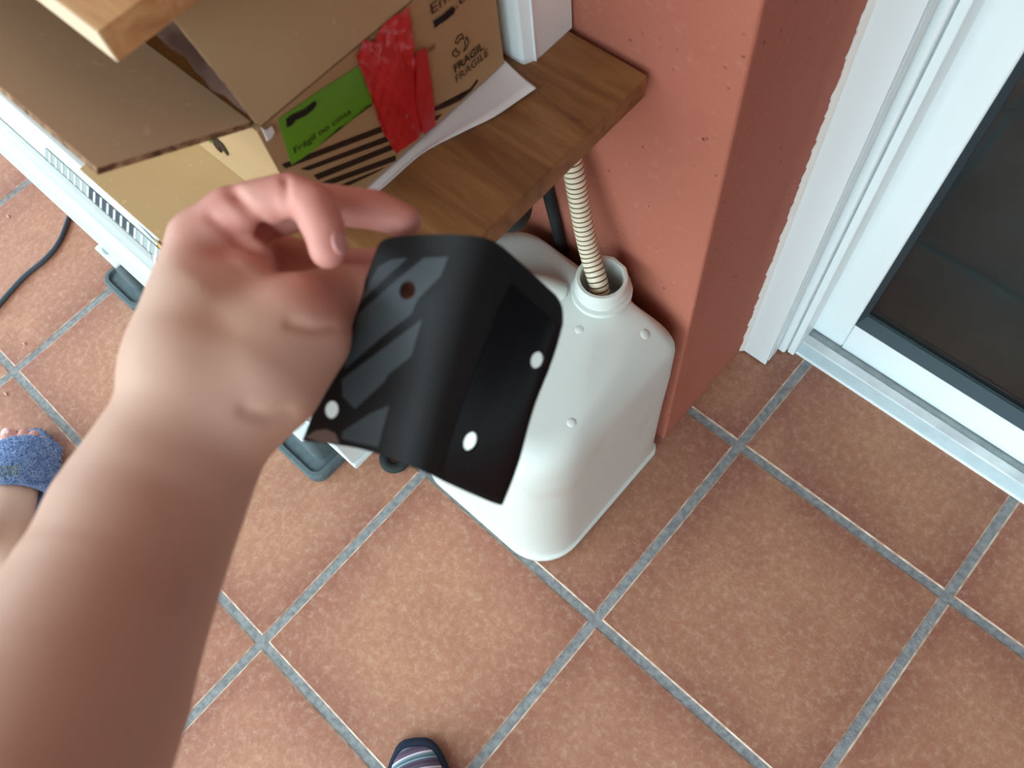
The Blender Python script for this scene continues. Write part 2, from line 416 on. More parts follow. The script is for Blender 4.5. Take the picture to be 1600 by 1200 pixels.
M['rubber'] = plain('grey_rubber_foot', rgb(88, 102, 106), 0.75, 0.35, noise=0.2, scale=80, bump=0.3, bscale=500)
M['rubber_in'] = plain('worn_rubber_recess', rgb(108, 122, 126), 0.6, 0.4, noise=0.3, scale=30)
M['bolt'] = plain('zinc_bolt', rgb(150, 164, 160), 0.35, 0.5, metal=0.7)
M['blacksteel'] = plain('black_satin_plate', rgb(24, 26, 28), 0.42, 0.28)
M['band'] = plain('grey_reflection_band', rgb(68, 76, 80), 0.45, 0.3)  # diagonal reflections on the plate painted as grey bands
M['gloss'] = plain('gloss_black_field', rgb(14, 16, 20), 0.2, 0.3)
M['bare'] = plain('lit_plate_corner', rgb(120, 100, 94), 0.5, 0.5)  # lit, reflecting plate corner painted as a brownish tone
M['skin'] = make_skin('arm_skin')
M['nail'] = plain('fingernail', rgb(206, 150, 146), 0.3, 0.5)
M['terry'] = plain('blue_terry', rgb(134, 156, 196), 0.95, 0.1, col2=rgb(112, 136, 178), scale=70)
M['terry_hair'] = plain('blue_terry_pile', rgb(152, 174, 212), 0.9, 0.1, col2=rgb(112, 138, 184), scale=90)
M['patch'] = plain('faded_patch', rgb(152, 162, 160), 0.95, 0.1, col2=rgb(118, 134, 146), scale=150)
M['stripes'] = make_stripes()
M['navy'] = plain('navy_binding', rgb(44, 50, 66), 0.9, 0.1, bump=0.3, bscale=500)
M['cable'] = plain('dark_cable', rgb(64, 74, 84), 0.5, 0.4)
M['crumb'] = plain('dry_crumb', rgb(206, 170, 140), 0.8, 0.2)
M['eco'] = plain('blue_label', rgb(108, 132, 170), 0.4, 0.5, col2=rgb(60, 86, 130), scale=60)
M['yellow'] = plain('yellow_label', rgb(240, 196, 96), 0.4, 0.5)
def make_jerry():
    m, nt, b = mat_new('stained_white_plastic')
    tc = node(nt, 'ShaderNodeTexCoord')
    n1 = node(nt, 'ShaderNodeTexNoise'); n1.inputs['Scale'].default_value = 11; n1.inputs['Detail'].default_value = 4
    n2 = node(nt, 'ShaderNodeTexNoise'); n2.inputs['Scale'].default_value = 3.4
    for n in (n1, n2): nt.links.new(tc.outputs['Object'], n.inputs['Vector'])
    mu = node(nt, 'ShaderNodeMath', operation='MULTIPLY'); nt.links.new(n1.outputs['Fac'], mu.inputs[0]); nt.links.new(n2.outputs['Fac'], mu.inputs[1])
    r = node(nt, 'ShaderNodeMapRange'); r.inputs[1].default_value = 0.27; r.inputs[2].default_value = 0.42; r.inputs[4].default_value = 0.7
    nt.links.new(mu.outputs[0], r.inputs[0])
    c = node(nt, 'ShaderNodeMix', data_type='RGBA'); c.inputs[6].default_value = rgb(214, 218, 212); c.inputs[7].default_value = rgb(198, 186, 166)
    nt.links.new(r.outputs[0], c.inputs[0]); nt.links.new(c.outputs[2], b.inputs['Base Color'])
    b.inputs['Roughness'].default_value = 0.4; b.inputs['Specular IOR Level'].default_value = 0.4
    b.inputs['Subsurface Weight'].default_value = 0.15; b.inputs['Subsurface Radius'].default_value = (0.02, 0.02, 0.018); b.inputs['Subsurface Scale'].default_value = 0.5
    return m
M['jerry'] = make_jerry()

# ------------------------------------------------------------------ the setting
PITCH = 0.34
WALL_Y, WALL_X = 0.275, -0.092
floor = struct(box_obj('floor', (-3.4, -4.4, -0.06), (2.4, 0.62, -0.0018), M['grout']), 'grey grouted porch floor of square terracotta tiles', 'floor')
def tile_mesh():
    h = (PITCH - 0.0125) / 2; bv = 0.0022
    bm = bmesh.new()
    def ring(s, z): return [bm.verts.new((x * s, y * s, z)) for x, y in ((-1, -1), (1, -1), (1, 1), (-1, 1))]
    a = ring(h - bv, 0.0); b = ring(h, -0.0014); c = ring(h, -0.0028)
    bm.faces.new(a)
    for r0, r1 in ((a, b), (b, c)):
        for k in range(4):
            f = bm.faces.new((r0[k], r1[k], r1[(k + 1) % 4], r0[(k + 1) % 4])); f.material_index = 1
    bmesh.ops.recalc_face_normals(bm, faces=bm.faces)
    me = bpy.data.meshes.new('tile'); bm.to_mesh(me); bm.free()
    me.materials.append(M['tile']); me.materials.append(M['tile_edge'])
    return me
TM = tile_mesh()
for i in range(-8, 6):
    for j in range(-8, 2):
        if j == 1 and i < -1: continue                      # under the wall
        t = bpy.data.objects.new('tile', TM); COL.objects.link(t)
        t.location = ((i + 0.5) * PITCH, (j + 0.5) * PITCH, 0); t.parent = floor
        t.rotation_euler.z = random.choice((0, PI / 2, PI, -PI / 2))

struct(box_obj('wall_back', (-3.4, WALL_Y, 0), (WALL_X, 0.62, 2.4), M['stucco'], bevel=0.004, seg=3), 'rough terracotta red painted wall with a corner beside the door', 'wall')
struct(box_obj('wall_lintel', (WALL_X, 0.475, 2.1), (2.4, 0.62, 2.4), M['stucco']), 'red painted wall above the glazed door', 'wall')
struct(box_obj('wall_right_blocker', (1.5, -1.5, 0), (1.62, 0.475, 2.4), M['stucco']), 'unseen red wall right of the door, extended to block light', 'wall')  # unseen, drawn out this far to darken faces turned right
struct(box_obj('added_ceiling', (-3.4, -1.5, 2.4), (2.4, 0.62, 2.5), M['added_ceiling']), 'unseen flat slab added to block the sky', 'added_ceiling')  # unseen, added to keep the sky off the scene and plate
# dim room behind the glazed door
struct(box_obj('floor_interior', (-1.2, 0.62, -0.06), (2.6, 3.2, 0.0), M['dark_floor']), 'dim floor behind the glazed door', 'floor')
bm = bmesh.new()
add_box(bm, (-1.2, 3.2, 0), (2.6, 3.3, 2.5)); add_box(bm, (-1.3, 0.62, 0), (-1.2, 3.3, 2.5)); add_box(bm, (2.6, 0.62, 0), (2.7, 3.3, 2.5)); add_box(bm, (-1.3, 0.62, 2.5), (2.7, 3.3, 2.6)); 
struct(bm_obj('wall_interior', bm, M['dark_room']), 'dim room walls behind the glazed door', 'wall')

# door casing (trim_1), jamb profiles and caulk
trim = struct(thing('trim_1', 'flat white casing strip on the red wall beside the sliding door', 'door casing', (-0.07, 0.475, 0)), None)
adopt(trim, box_obj('casing_board', (-0.0915, 0.474, 0.004), (-0.0475, 0.478, 2.1), M['pvc'], bevel=0.0008),
      box_obj('casing_return', (-0.0500, 0.4825, 0.006), (-0.0470, 0.503, 2.1), M['pvc']),
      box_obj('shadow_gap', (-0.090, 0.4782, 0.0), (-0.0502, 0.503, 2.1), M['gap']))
bm = bmesh.new()
prev = None
for k in range(420):                                         # ragged bead of caulk along the wall
    z = 0.004 + k * 0.00505
    w = 0.0065 + 0.0055 * random.random() + 0.0015 * math.sin(k * 0.7)
    cur = [bm.verts.new(v) for v in ((WALL_X + 0.0002, 0.4745 - w, z), (WALL_X + 0.0018, 0.4735 - w * 0.45, z), (WALL_X + 0.005, 0.4728, z), (WALL_X + 0.005, 0.4745, z), (WALL_X + 0.0002, 0.4745, z))]
    if prev:
        for q in range(5): bm.faces.new((prev[q], prev[(q + 1) % 5], cur[(q + 1) % 5], cur[q]))
    else: bm.faces.new(cur)
    prev = cur
bm.faces.new(prev)
adopt(trim, bm_obj('caulk_bead', bm, M['caulk'], smooth=True))

door = thing('door_1', 'white framed sliding glass door in its white jamb and floor track', 'door', (0.6, 0.56, 0)); door['kind'] = 'structure'
DX1 = 1.45
parts = [
    box_obj('jamb_strip', (-0.0505, 0.5085, 0.004), (-0.0365, 0.62, 2.1), M['pvc'], bevel=0.003, seg=3),
    box_obj('jamb_stop', (-0.0345, 0.5150, 0.003), (-0.0240, 0.62, 2.1), M['pvc'], bevel=0.0012),
    box_obj('jamb_joint', (-0.037, 0.518, 0.004), (-0.034, 0.60, 2.1), M['groove']),
    box_obj('head_frame', (-0.05, 0.515, 2.06), (DX1, 0.62, 2.1), M['pvc']),
    box_obj('side_frame', (DX1, 0.515, 0.0), (DX1 + 0.05, 0.62, 2.1), M['pvc'])]
sill = bpy.data.objects.new('x', bpy.data.meshes.new('x'))
bpy.data.objects.remove(sill)
def extrude_profile(name, prof, x0, x1, mat, mis=None, smooth=False):
    bm = bmesh.new()
    A = [bm.verts.new((x0, y, z)) for y, z in prof]; B = [bm.verts.new((x1, y, z)) for y, z in prof]
    n = len(prof)
    for k in range(n):
        f = bm.faces.new((A[k], A[(k + 1) % n], B[(k + 1) % n], B[k]))
        if mis: f.material_index = mis[k]
    bm.faces.new(list(reversed(A))); bm.faces.new(B)
    return bm_obj(name, bm, mat, smooth=smooth)
sill = extrude_profile('sill_track', [(0.5225, 0.0), (0.5225, 0.0035), (0.5245, 0.0042), (0.5285, 0.030), (0.5300, 0.0315), (0.5435, 0.0325), (0.5445, 0.0315), (0.5470, 0.0245), (0.566, 0.0235), (0.568, 0.026), (0.62, 0.026), (0.62, 0.0)],
                       -0.0238, DX1, [M['pvc'], M['pvc_grey'], M['sill_dirty'], M['groove']], [0, 0, 1, 2, 2, 2, 3, 3, 3, 3, 0, 0])
parts.append(sill)
stile = box_obj('door_stile', (-0.0300, 0.5600, 0.026), (0.0260, 0.594, 2.055), M['pvc'], bevel=0.004, seg=3)
rail = box_obj('bottom_rail', (0.0264, 0.5602, 0.026), (DX1 - 0.06, 0.594, 0.0955), M['pvc'], bevel=0.001)
stile2 = box_obj('door_stile', (DX1 - 0.06, 0.56, 0.026), (DX1 - 0.005, 0.594, 2.055), M['pvc'], bevel=0.004)
toprail = box_obj('top_rail', (0.0264, 0.56, 2.0), (DX1 - 0.06, 0.594, 2.055), M['pvc'], bevel=0.001)
bm = bmesh.new()
g0, g1 = 0.5615, 0.578
for (x0, x1, z0, z1, kind) in ((0.0262, DX1 - 0.06, 0.0957, 2.0, 0),):
    o_ = [(x0, g0, z0), (x1, g0, z0), (x1, g0, z1), (x0, g0, z1)]
    i_ = [(x0 + 0.007, g1, z0 + 0.011), (x1 - 0.007, g1, z0 + 0.011), (x1 - 0.007, g1, z1 - 0.007), (x0 + 0.007, g1, z1 - 0.007)]
    b_ = [(x0, g1 + 0.002, z0), (x1, g1 + 0.002, z0), (x1, g1 + 0.002, z1), (x0, g1 + 0.002, z1)]
    O = [bm.verts.new(v) for v in o_]; I = [bm.verts.new(v) for v in i_]; B = [bm.verts.new(v) for v in b_]
    for k in range(4):
        bm.faces.new((O[k], O[(k + 1) % 4], I[(k + 1) % 4], I[k])); bm.faces.new((I[k], I[(k + 1) % 4], B[(k + 1) % 4], B[k]))
gasket = bm_obj('glazing_gasket', bm, M['gasket'])
pane = box_obj('glass_pane', (0.028, 0.5795, 0.098), (DX1 - 0.062, 0.5855, 1.998), M['glass'])
adopt(door, *parts, stile, rail, stile2, toprail, gasket, pane)

# ------------------------------------------------------------------ air conditioner under the board
AX0, AX1 = -1.125, -0.385
ac = thing('air_conditioner', 'white outdoor air conditioner unit with slotted front grille under the wooden board', 'air conditioner', (-0.75, 0.08, 0.09))
def ac_y(s, z):                                              # front profile: protruding rounded grille
    px, py = 185 + s * (160 - 185), 315 + s * (373 - 315)
    return on(px, py, 'z', z).y
prof = [(0.20, 0.668), (ac_y(-0.05, 0.668), 0.668), (ac_y(0.18, 0.664), 0.664), (ac_y(0.43, 0.655), 0.655), (ac_y(0.60, 0.646), 0.646), (ac_y(0.72, 0.637), 0.637), (ac_y(0.88, 0.620), 0.620), (ac_y(1.0, 0.600), 0.600),
        (ac_y(1.0, 0.600) + 0.0005, 0.56), (-0.098, 0.40), (-0.088, 0.34), (-0.078, 0.28), (-0.074, 0.22), (-0.072, 0.10), (0.20, 0.10)]
casing = extrude_profile('casing', prof, AX0, AX1, M['ac'])
adopt(ac, casing)
def pt(s, z, off=0.0):
    return ac_y(s, z) - off
# flat slots along the top of the grille, inner shade put into their colour
kids = []
X_first = on(133, 288, 'z', 0.66).x
nslot = 16; pitch = 0.0097
for k in range(-6, 12):
    x = X_first + k * pitch
    za, zb = 0.6635, 0.6557
    ya, yb = ac_y(0.20, za), ac_y(0.41, zb)
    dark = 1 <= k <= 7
    bm = bmesh.new()
    n_ = Vector((0, -(za - zb), (ya - yb))).normalized()
    if n_.y > 0: n_ = -n_
    w = pitch * 0.70
    slab(bm, [Vector((x, yb, zb)) + n_ * 0.0003, Vector((x + w, yb, zb)) + n_ * 0.0003, Vector((x + w, ya, za)) + n_ * 0.0003, Vector((x, ya, za)) + n_ * 0.0003], n_, 0.0004)
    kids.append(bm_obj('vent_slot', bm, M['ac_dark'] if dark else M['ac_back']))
    bm = bmesh.new()
    xb = x + w
    slab(bm, [Vector((xb, yb, zb)) + n_ * 0.0003, Vector((x + pitch, yb, zb)) + n_ * 0.0003, Vector((x + pitch, ya, za)) + n_ * 0.0003, Vector((xb, ya, za)) + n_ * 0.0003], n_, 0.0011)
    bmesh.ops.bevel(bm, geom=bm.edges[:], offset=0.0004, segments=2, profile=0.5, affect='EDGES')
    kids.append(bm_obj('grille_bar', bm, M['ac'], smooth=True))
for k in range(7):                                           # thin ribs running along the grille
    s = 0.46 + k * 0.045; z = 0.6545 - k * 0.0032
    bm = bmesh.new()
    sweep(bm, [Vector((AX0 + 0.01, ac_y(s, z), z)), Vector((AX1 - 0.004, ac_y(s, z), z))], 0.0013, 8)
    kids.append(bm_obj('grille_rib', bm, M['ac'], smooth=True))
lab = bmesh.new()
lp = [on(198, 328, 'z', 0.664), on(214, 340, 'z', 0.664), on(262, 392, 'z', 0.664), on(264, 404, 'z', 0.654), on(236, 378, 'z', 0.652), on(206, 342, 'z', 0.654)]
slab(lab, [p + Vector((0, -0.0016, 0.0016)) for p in lp], (0, -0.7, 0.7), 0.0003)
kids.append(bm_obj('sticker', lab, M['eco']))
lab = bmesh.new()
lp = [on(247, 372, 'z', 0.664), on(262, 388, 'z', 0.664), on(264, 402, 'z', 0.656), on(256, 390, 'z', 0.657)]
slab(lab, [p + Vector((0, -0.0024, 0.0024)) for p in lp], (0, -0.7, 0.7), 0.0003)
kids.append(bm_obj('sticker', lab, M['yellow']))
# side panel seams and mounting feet
for z in (0.30, 0.52):
    kids.append(box_obj('panel_seam', (AX1 - 0.001, -0.07, z), (AX1 + 0.0008, 0.2, z + 0.003), M['groove']))
for cx in (-0.505, -0.985):
    bm = bmesh.new(); add_box(bm, (cx - 0.032, -0.098, 0.094), (cx + 0.032, 0.2, 0.0995), 0.004, 2)
    kids.append(bm_obj('mounting_foot', bm, M['ac']))
    bm = bmesh.new()
    sweep(bm, [Vector((cx - 0.008, -0.080, 0.099)), Vector((cx - 0.008, -0.080, 0.102))], 0.0125, 20)
    sweep(bm, [Vector((cx - 0.008, -0.080, 0.102)), Vector((cx - 0.008, -0.080, 0.110))], 0.0085, 6)
    kids.append(bm_obj('bolt', bm, M['bolt']))
kids.append(box_obj('base_pan', (AX0 + 0.01, -0.074, 0.0995), (AX1 + 0.006, 0.2, 0.112), M['ac'], bevel=0.003))
last_foot = None
for d_ in kids:
    nm = d_.name.split('.')[0]
    if nm == 'mounting_foot': last_foot = d_
    if nm in ('mounting_foot', 'base_pan'): adopt(ac, d_)
    elif nm == 'bolt': nest(last_foot, d_)
    else: nest(casing, d_)

def rubber_foot(cx, label):
    t = thing('rubber_support', label, 'rubber support', (cx, 0.05, 0), 'rubber supports under the air conditioner')
    hw, y0, y1 = 0.056, -0.128, 0.24
    def rr(w, ya, yb, z, r, n=5):
        pts = []
        for (sx, sy, a0) in ((1, 1, 0), (-1, 1, 90), (-1, -1, 180), (1, -1, 270)):
            cxx = sx * (w - r); cyy = (yb - r) if sy > 0 else (ya + r)
            for k in range(n + 1):
                a = math.radians(a0 + 90 * k / n)
                pts.append(Vector((cx + cxx + r * math.cos(a), cyy + r * math.sin(a), z)))
        return pts
    bm = bmesh.new(); rings = []
    for (w, ya, yb, z, r) in ((hw, y0, y1, 0.0, 0.022), (hw, y0, y1, 0.014, 0.022), (hw - 0.003, y0 + 0.003, y1 - 0.003, 0.018, 0.021), (hw - 0.009, y0 + 0.009, y1 - 0.009, 0.0185, 0.016), (hw - 0.012, y0 + 0.012, y1 - 0.012, 0.013, 0.014),
                              (hw - 0.020, y0 + 0.028, y1 - 0.028, 0.016, 0.012), (hw - 0.026, y0 + 0.034, y1 - 0.034, 0.090, 0.010)):
        rings.append([bm.verts.new(p) for p in rr(w, ya, yb, z, r)])
    n = len(rings[0])
    for a, b in zip(rings, rings[1:]):
        for k in range(n): bm.faces.new((a[k], a[(k + 1) % n], b[(k + 1) % n], b[k]))
    bm.faces.new(list(reversed(rings[0]))); bm.faces.new(rings[-1])
    adopt(t, bm_obj('foot_body', bm, M['rubber'], smooth=False))
    adopt(t, box_obj('foot_channel', (cx - 0.012, y0 + 0.04, 0.0895), (cx + 0.012, y1 - 0.04, 0.0935), M['rubber_in'], bevel=0.001))
rubber_foot(-0.505, 'grey rubber support block below the black plate, nearest the jerrycan')
rubber_foot(-0.985, 'grey rubber support block at left, beside the dark floor cable')

# ------------------------------------------------------------------ boards
BZ = 0.693
board = tag(box_obj('wooden_board', (-1.18, -0.064, 0.671), (-0.170, 0.268, BZ), M['wood'], bevel=0.0012), 'stained brown oak board lying under the cardboard box against the red wall', 'board')
shelf = thing('upper_shelf', 'pale oak upper shelf with cut corner showing above the open box', 'shelf', (-0.7, 0.1, 0.92))
adopt(shelf, box_obj('shelf_board', (-1.18, -0.047, 0.9025), (-0.253, 0.268, 0.9205), M['wood_up'], bevel=0.0006))
M['lit_edge'] = plain('cream_lit_edge', rgb(232, 206, 176), 0.5, 0.3)  # lit front side of the shelf put into a paler colour
adopt(shelf, box_obj('lit_edge', (-1.18, -0.0478, 0.9027), (-0.2532, -0.0471, 0.9203), M['lit_edge']))
post = thing('white_upright', 'square white plastic upright standing on the oak board against the wall', 'post', (-0.275, 0.245, BZ))
bm = bmesh.new()
pp = [(-0.2500, 0.2720), (-0.2500, 0.2285), (-0.2545, 0.2190), (-0.2580, 0.2180), (-0.300, 0.2180), (-0.300, 0.2720)]
slab(bm, [Vector((x, y, BZ)) for x, y in pp], (0, 0, 1), 0.9025 - BZ)
adopt(post, bm_obj('upright_profile', bm, M['pvc']))
adopt(post, box_obj('cover_lip', (-0.2508, 0.2268, BZ), (-0.2490, 0.2284, 0.9025), M['pvc']))

# ------------------------------------------------------------------ jerrycan and hose
jerry = thing('jerrycan', 'big white plastic jerrycan with open neck standing in the wall corner', 'jerrycan', (-0.21, 0.13, 0))
JX0, JX1, JY0, JY1 = -0.352, -0.086, -0.004, 0.2595
NK = Vector((-0.182, 0.2310, 0))
def outline(x0, x1, y0, y1, rr, n=10):
    pts = []
    for (sx, sy, a0), r in zip(((1, 1, 0), (-1, 1, 90), (-1, -1, 180), (1, -1, 270)), rr):
        cx = x1 - r if sx > 0 else x0 + r; cy = y1 - r if sy > 0 else y0 + r
        for k in range(n + 1):
            a = math.radians(a0 + 90 * k / n); pts.append(Vector((cx + r * math.cos(a), cy + r * math.sin(a), 0)))
    out = []
    m = len(pts)
    for i, p in enumerate(pts):
        q = pts[(i + 1) % m]
        out.append(p)
        if i % (n + 1) == n:
            for t_ in range(1, 10): out.append(p.lerp(q, t_ / 10))
    return out
bm = bmesh.new(); rings = []
RAD = (0.020, 0.040, 0.050, 0.066)
base = outline(JX0, JX1, JY0, JY1, RAD)
cen = Vector(((JX0 + JX1) / 2, (JY0 + JY1) / 2, 0))
nB = len(base)
def ring_front(inset, front, z):
    o = outline(JX0 + inset, JX1 - inset, JY0 + front, JY1 - inset, [max(r_ - inset * 0.5, 0.015) for r_ in RAD])
    return [Vector((p.x, p.y, z)) for p in o]
for inset, front, z in ((0.012, 0.012, 0.0), (0.003, 0.003, 0.003), (0.0, 0.0, 0.010), (0.0, 0.0, 0.017), (0.004, 0.004, 0.0195), (0.0045, 0.005, 0.025), (0.004, 0.005, 0.10), (0.003, 0.008, 0.20), (0.001, 0.012, 0.28), (0.001, 0.018, 0.345)):
    rings.append(ring_front(inset, front, z))
neck = []
top0 = ring_front(0.001, 0.018, 0.345)
for p in base:
    a = math.atan2(p.y - NK.y, p.x - NK.x); neck.append(Vector((NK.x + 0.0295 * math.cos(a), NK.y + 0.0295 * math.sin(a), 0)))
for k in range(1, 21):
    s = (k / 20) ** 1.25
    ring = []
    for p, q in zip(top0, neck):
        dist = (Vector((p.x, p.y, 0)) - q).length
        dome = min(s * dist / 0.042, 1.0)
        z = 0.345 + 0.036 * math.sqrt(max(0, 1 - (1 - dome) ** 2)) + 0.020 * s ** 2
        ring.append(Vector((p.x + (q.x - p.x) * s, p.y + (q.y - p.y) * s, z)))
    rings.append(ring)
def circ(r, z): return [Vector((NK.x + r * (q.x - NK.x) / 0.0295, NK.y + r * (q.y - NK.y) / 0.0295, z)) for q in neck]
for r, z in ((0.0295, 0.402), (0.0335, 0.403), (0.0335, 0.4095), (0.0290, 0.4105), (0.0280, 0.414), (0.0300, 0.4155), (0.0300, 0.4185), (0.0282, 0.420), (0.0282, 0.433), (0.0272, 0.4345), (0.0238, 0.4345), (0.0232, 0.433), (0.0232, 0.400), (0.0225, 0.376)):
    rings.append(circ(r, z))
V = [[bm.verts.new(p) for p in r] for r in rings]
for a, b in zip(V, V[1:]):
    for k in range(nB): bm.faces.new((a[k], a[(k + 1) % nB], b[(k + 1) % nB], b[k]))
bm.faces.new(list(reversed(V[0]))); bm.faces.new(V[-1])
body = bm_obj('can_body', bm, M['jerry'], smooth=True)
# embossed dots and a shallow bottom-of-handle recess
bvh = BVHTree.FromPolygons([v.co.copy() for v in body.data.vertices], [tuple(p.vertices) for p in body.data.polygons])
md = body.modifiers.new('crisp', 'EDGE_SPLIT'); md.split_angle = math.radians(42)
adopt(jerry, body)
for (px, py, r) in ((1008, 522, 0.0070), (893, 660, 0.0065), (905, 515, 0.0060)):
    d = ray(px, py).normalized(); hit = bvh.ray_cast(CAM_POS, d)
    if hit[0] is not None:
        bm = bmesh.new()
        bmesh.ops.create_uvsphere(bm, u_segments=18, v_segments=10, radius=r)
        q = hit[1] if hit[1].dot(d) < 0 else -hit[1]
        mt = Matrix.Translation(hit[0] - q * r * 0.24) @ q.to_track_quat('Z', 'Y').to_matrix().to_4x4() @ Matrix.Diagonal((1, 1, 0.42, 1))
        bmesh.ops.transform(bm, matrix=mt, verts=bm.verts)
        nest(body, bm_obj('moulded_stud', bm, M['jerry'], smooth=True))
# carrying handle moulded between neck and the left shoulder
bm = bmesh.new()
hp = catmull([Vector((-0.222, 0.205, 0.388)), Vector((-0.240, 0.193, 0.404)), Vector((-0.265, 0.176, 0.407)), Vector((-0.295, 0.155, 0.395)), Vector((-0.318, 0.138, 0.345))], 6)
sweep(bm, hp, [0.017 - 0.004 * math.sin(PI * i / (len(hp) - 1)) for i in range(len(hp))], 14)
adopt(jerry, bm_obj('handle', bm, M['jerry'], smooth=True))

hose = thing('drain_hose', 'cream corrugated drain hose hanging from the board into the jerrycan neck', 'hose', (-0.19, 0.235, 0.36))
ctrl = [on(895, 262, 'y', 0.252), on(902, 300, 'y', 0.248), on(911, 350, 'y', 0.242), on(921, 395, 'y', 0.236), on(934, 440, 'y', 0.2265), on(941, 478, 'y', 0.219)]
ctrl = [ctrl[0] + (ctrl[0] - ctrl[1]).normalized() * 0.085 + Vector((-0.008, 0.002, 0))] + ctrl
path = catmull(ctrl, 60)
L = [0]
for a, b in zip(path, path[1:]): L.append(L[-1] + (b - a).length)
rad, mi = [], []
step = 0.0058
res_pts, n_tot = [], int(L[-1] / (step / 8))
j = 0
for k in range(n_tot + 1):
    s = k * L[-1] / n_tot
    while j < len(L) - 2 and L[j + 1] < s: j += 1
    t = (s - L[j]) / max(L[j + 1] - L[j], 1e-9)
    res_pts.append(path[j].lerp(path[j + 1], t))
    ph = (s / step) % 1.0
    groove = ph < 0.25
    rad.append(0.0088 if groove and 0.06 < ph < 0.2 else 0.0106)
    mi.append(1 if groove else 0)
bm = bmesh.new(); sweep(bm, res_pts, rad, 20, True, mi)
ho = bm_obj('hose_tube', bm, [M['hose'], M['hose_g']])
for p in ho.data.polygons: p.use_smooth = True
adopt(hose, ho)

def pipe(name, label, cat, pts, r, mat):
    bm = bmesh.new(); P = catmull(pts, 10); sweep(bm, P, r, 14)
    o = bm_obj(name, bm, mat, smooth=True)
    return tag(o, label, cat) if label else o
ip = pipe('insulated_pipe', None, None, [Vector((-0.388, 0.10, 0.53)), Vector((-0.335, 0.14, 0.575)), Vector((-0.295, 0.185, 0.55)), Vector((-0.283, 0.200, 0.495)), Vector((-0.305, 0.232, 0.460)), Vector((-0.338, 0.274, 0.455))], 0.020, M['black_rub'])
adopt(ac, ip)
pipe('black_tube', 'thin black tube against the red wall between foam pipe and hose', 'pipe', [Vector((-0.30, 0.2672, 0.668)), Vector((-0.297, 0.2672, 0.52)), Vector((-0.287, 0.2672, 0.45)), Vector((-0.275, 0.2672, 0.37)), Vector((-0.27, 0.2672, 0.28)), Vector((-0.27, 0.2672, 0.02))], 0.0068, M['black_rub'])

# ------------------------------------------------------------------ cardboard box on its sheet
tag(box_obj('cardboard_sheet', (-0.462, -0.0757, BZ), (-0.312, 0.20, BZ + 0.004), M['card_sheet']), 'flat tan cardboard sheet lying between the open box and the hand', 'cardboard')
BX, BY0, BY1, BX0, BT = -0.265, 0.000, 0.207, -0.64, 0.805
B0 = BZ + 0.0045
cbox = thing('cardboard_box', 'open brown cardboard box with red tape and green fragile label', 'box', ((BX + BX0) / 2, 0.105, B0))
T_ = 0.004
bp_ = [box_obj('side_panel', (BX - T_, BY0, B0), (BX, BY1, BT), M['card']),
       box_obj('side_panel', (BX0, BY0, B0), (BX0 + T_, BY1, BT), M['card']),
       box_obj('end_panel', (BX0 + T_, BY0, B0), (BX - T_, BY0 + T_, BT), M['card']),
       box_obj('end_panel', (BX0 + T_, BY1 - T_, B0), (BX - T_, BY1, BT), M['card']),
       box_obj('bottom_panel', (BX0 + T_, BY0 + T_, B0), (BX - T_, BY1 - T_, B0 + T_), M['card_in'])]
def flap(name, a, b, out, mats, edge=True):
    """hinge a-b, flap reaches to a+out, b+out2"""
    bm = bmesh.new()
    n = (b - a).cross(out[0]).normalized()
    q = [a, b, b + out[1], a + out[0]]
    top = [bm.verts.new(p + n * T_ / 2) for p in q]; bot = [bm.verts.new(p - n * T_ / 2) for p in q]
    f = bm.faces.new(top); f = bm.faces.new(list(reversed(bot)))
    for k in range(4):
        f = bm.faces.new((bot[k], bot[(k + 1) % 4], top[(k + 1) % 4], top[k])); f.material_index = 1
    return bm_obj(name, bm, mats)
fx = Vector((-0.058, 0, 0.080))
bp_.append(flap('top_flap', Vector((BX - 0.001, BY0 + 0.003, BT + 0.001)), Vector((BX - 0.001, BY1, BT + 0.001)), (fx, fx), [M['card'], M['flute']]))
c_in = Vector((BX - 0.006, BY0 + 0.001, BT + 0.001))
corner_out = on(152, 268, 'x', BX) - c_in
far_in = Vector((BX0, BY0 + 0.001, BT + 0.001))
far_out = Vector((0.02, corner_out.y - 0.004, corner_out.z + 0.004))
bp_.append(flap('top_flap', c_in, far_in, (corner_out, far_out), [M['card_in'], M['flute']]))
bp_.append(flap('top_flap', Vector((BX0, BY1, BT)), Vector((BX - 0.01, BY1, BT)), (Vector((0, 0.012, 0.088)), Vector((0, 0.012, 0.088))), [M['card_in'], M['flute']]))
bp_.append(flap('top_flap', Vector((BX0, BY0, BT)), Vector((BX0, BY1, BT)), (Vector((-0.09, 0, 0.03)), Vector((-0.09, 0, 0.03))), [M['card_in'], M['flute']]))
adopt(cbox, *bp_)

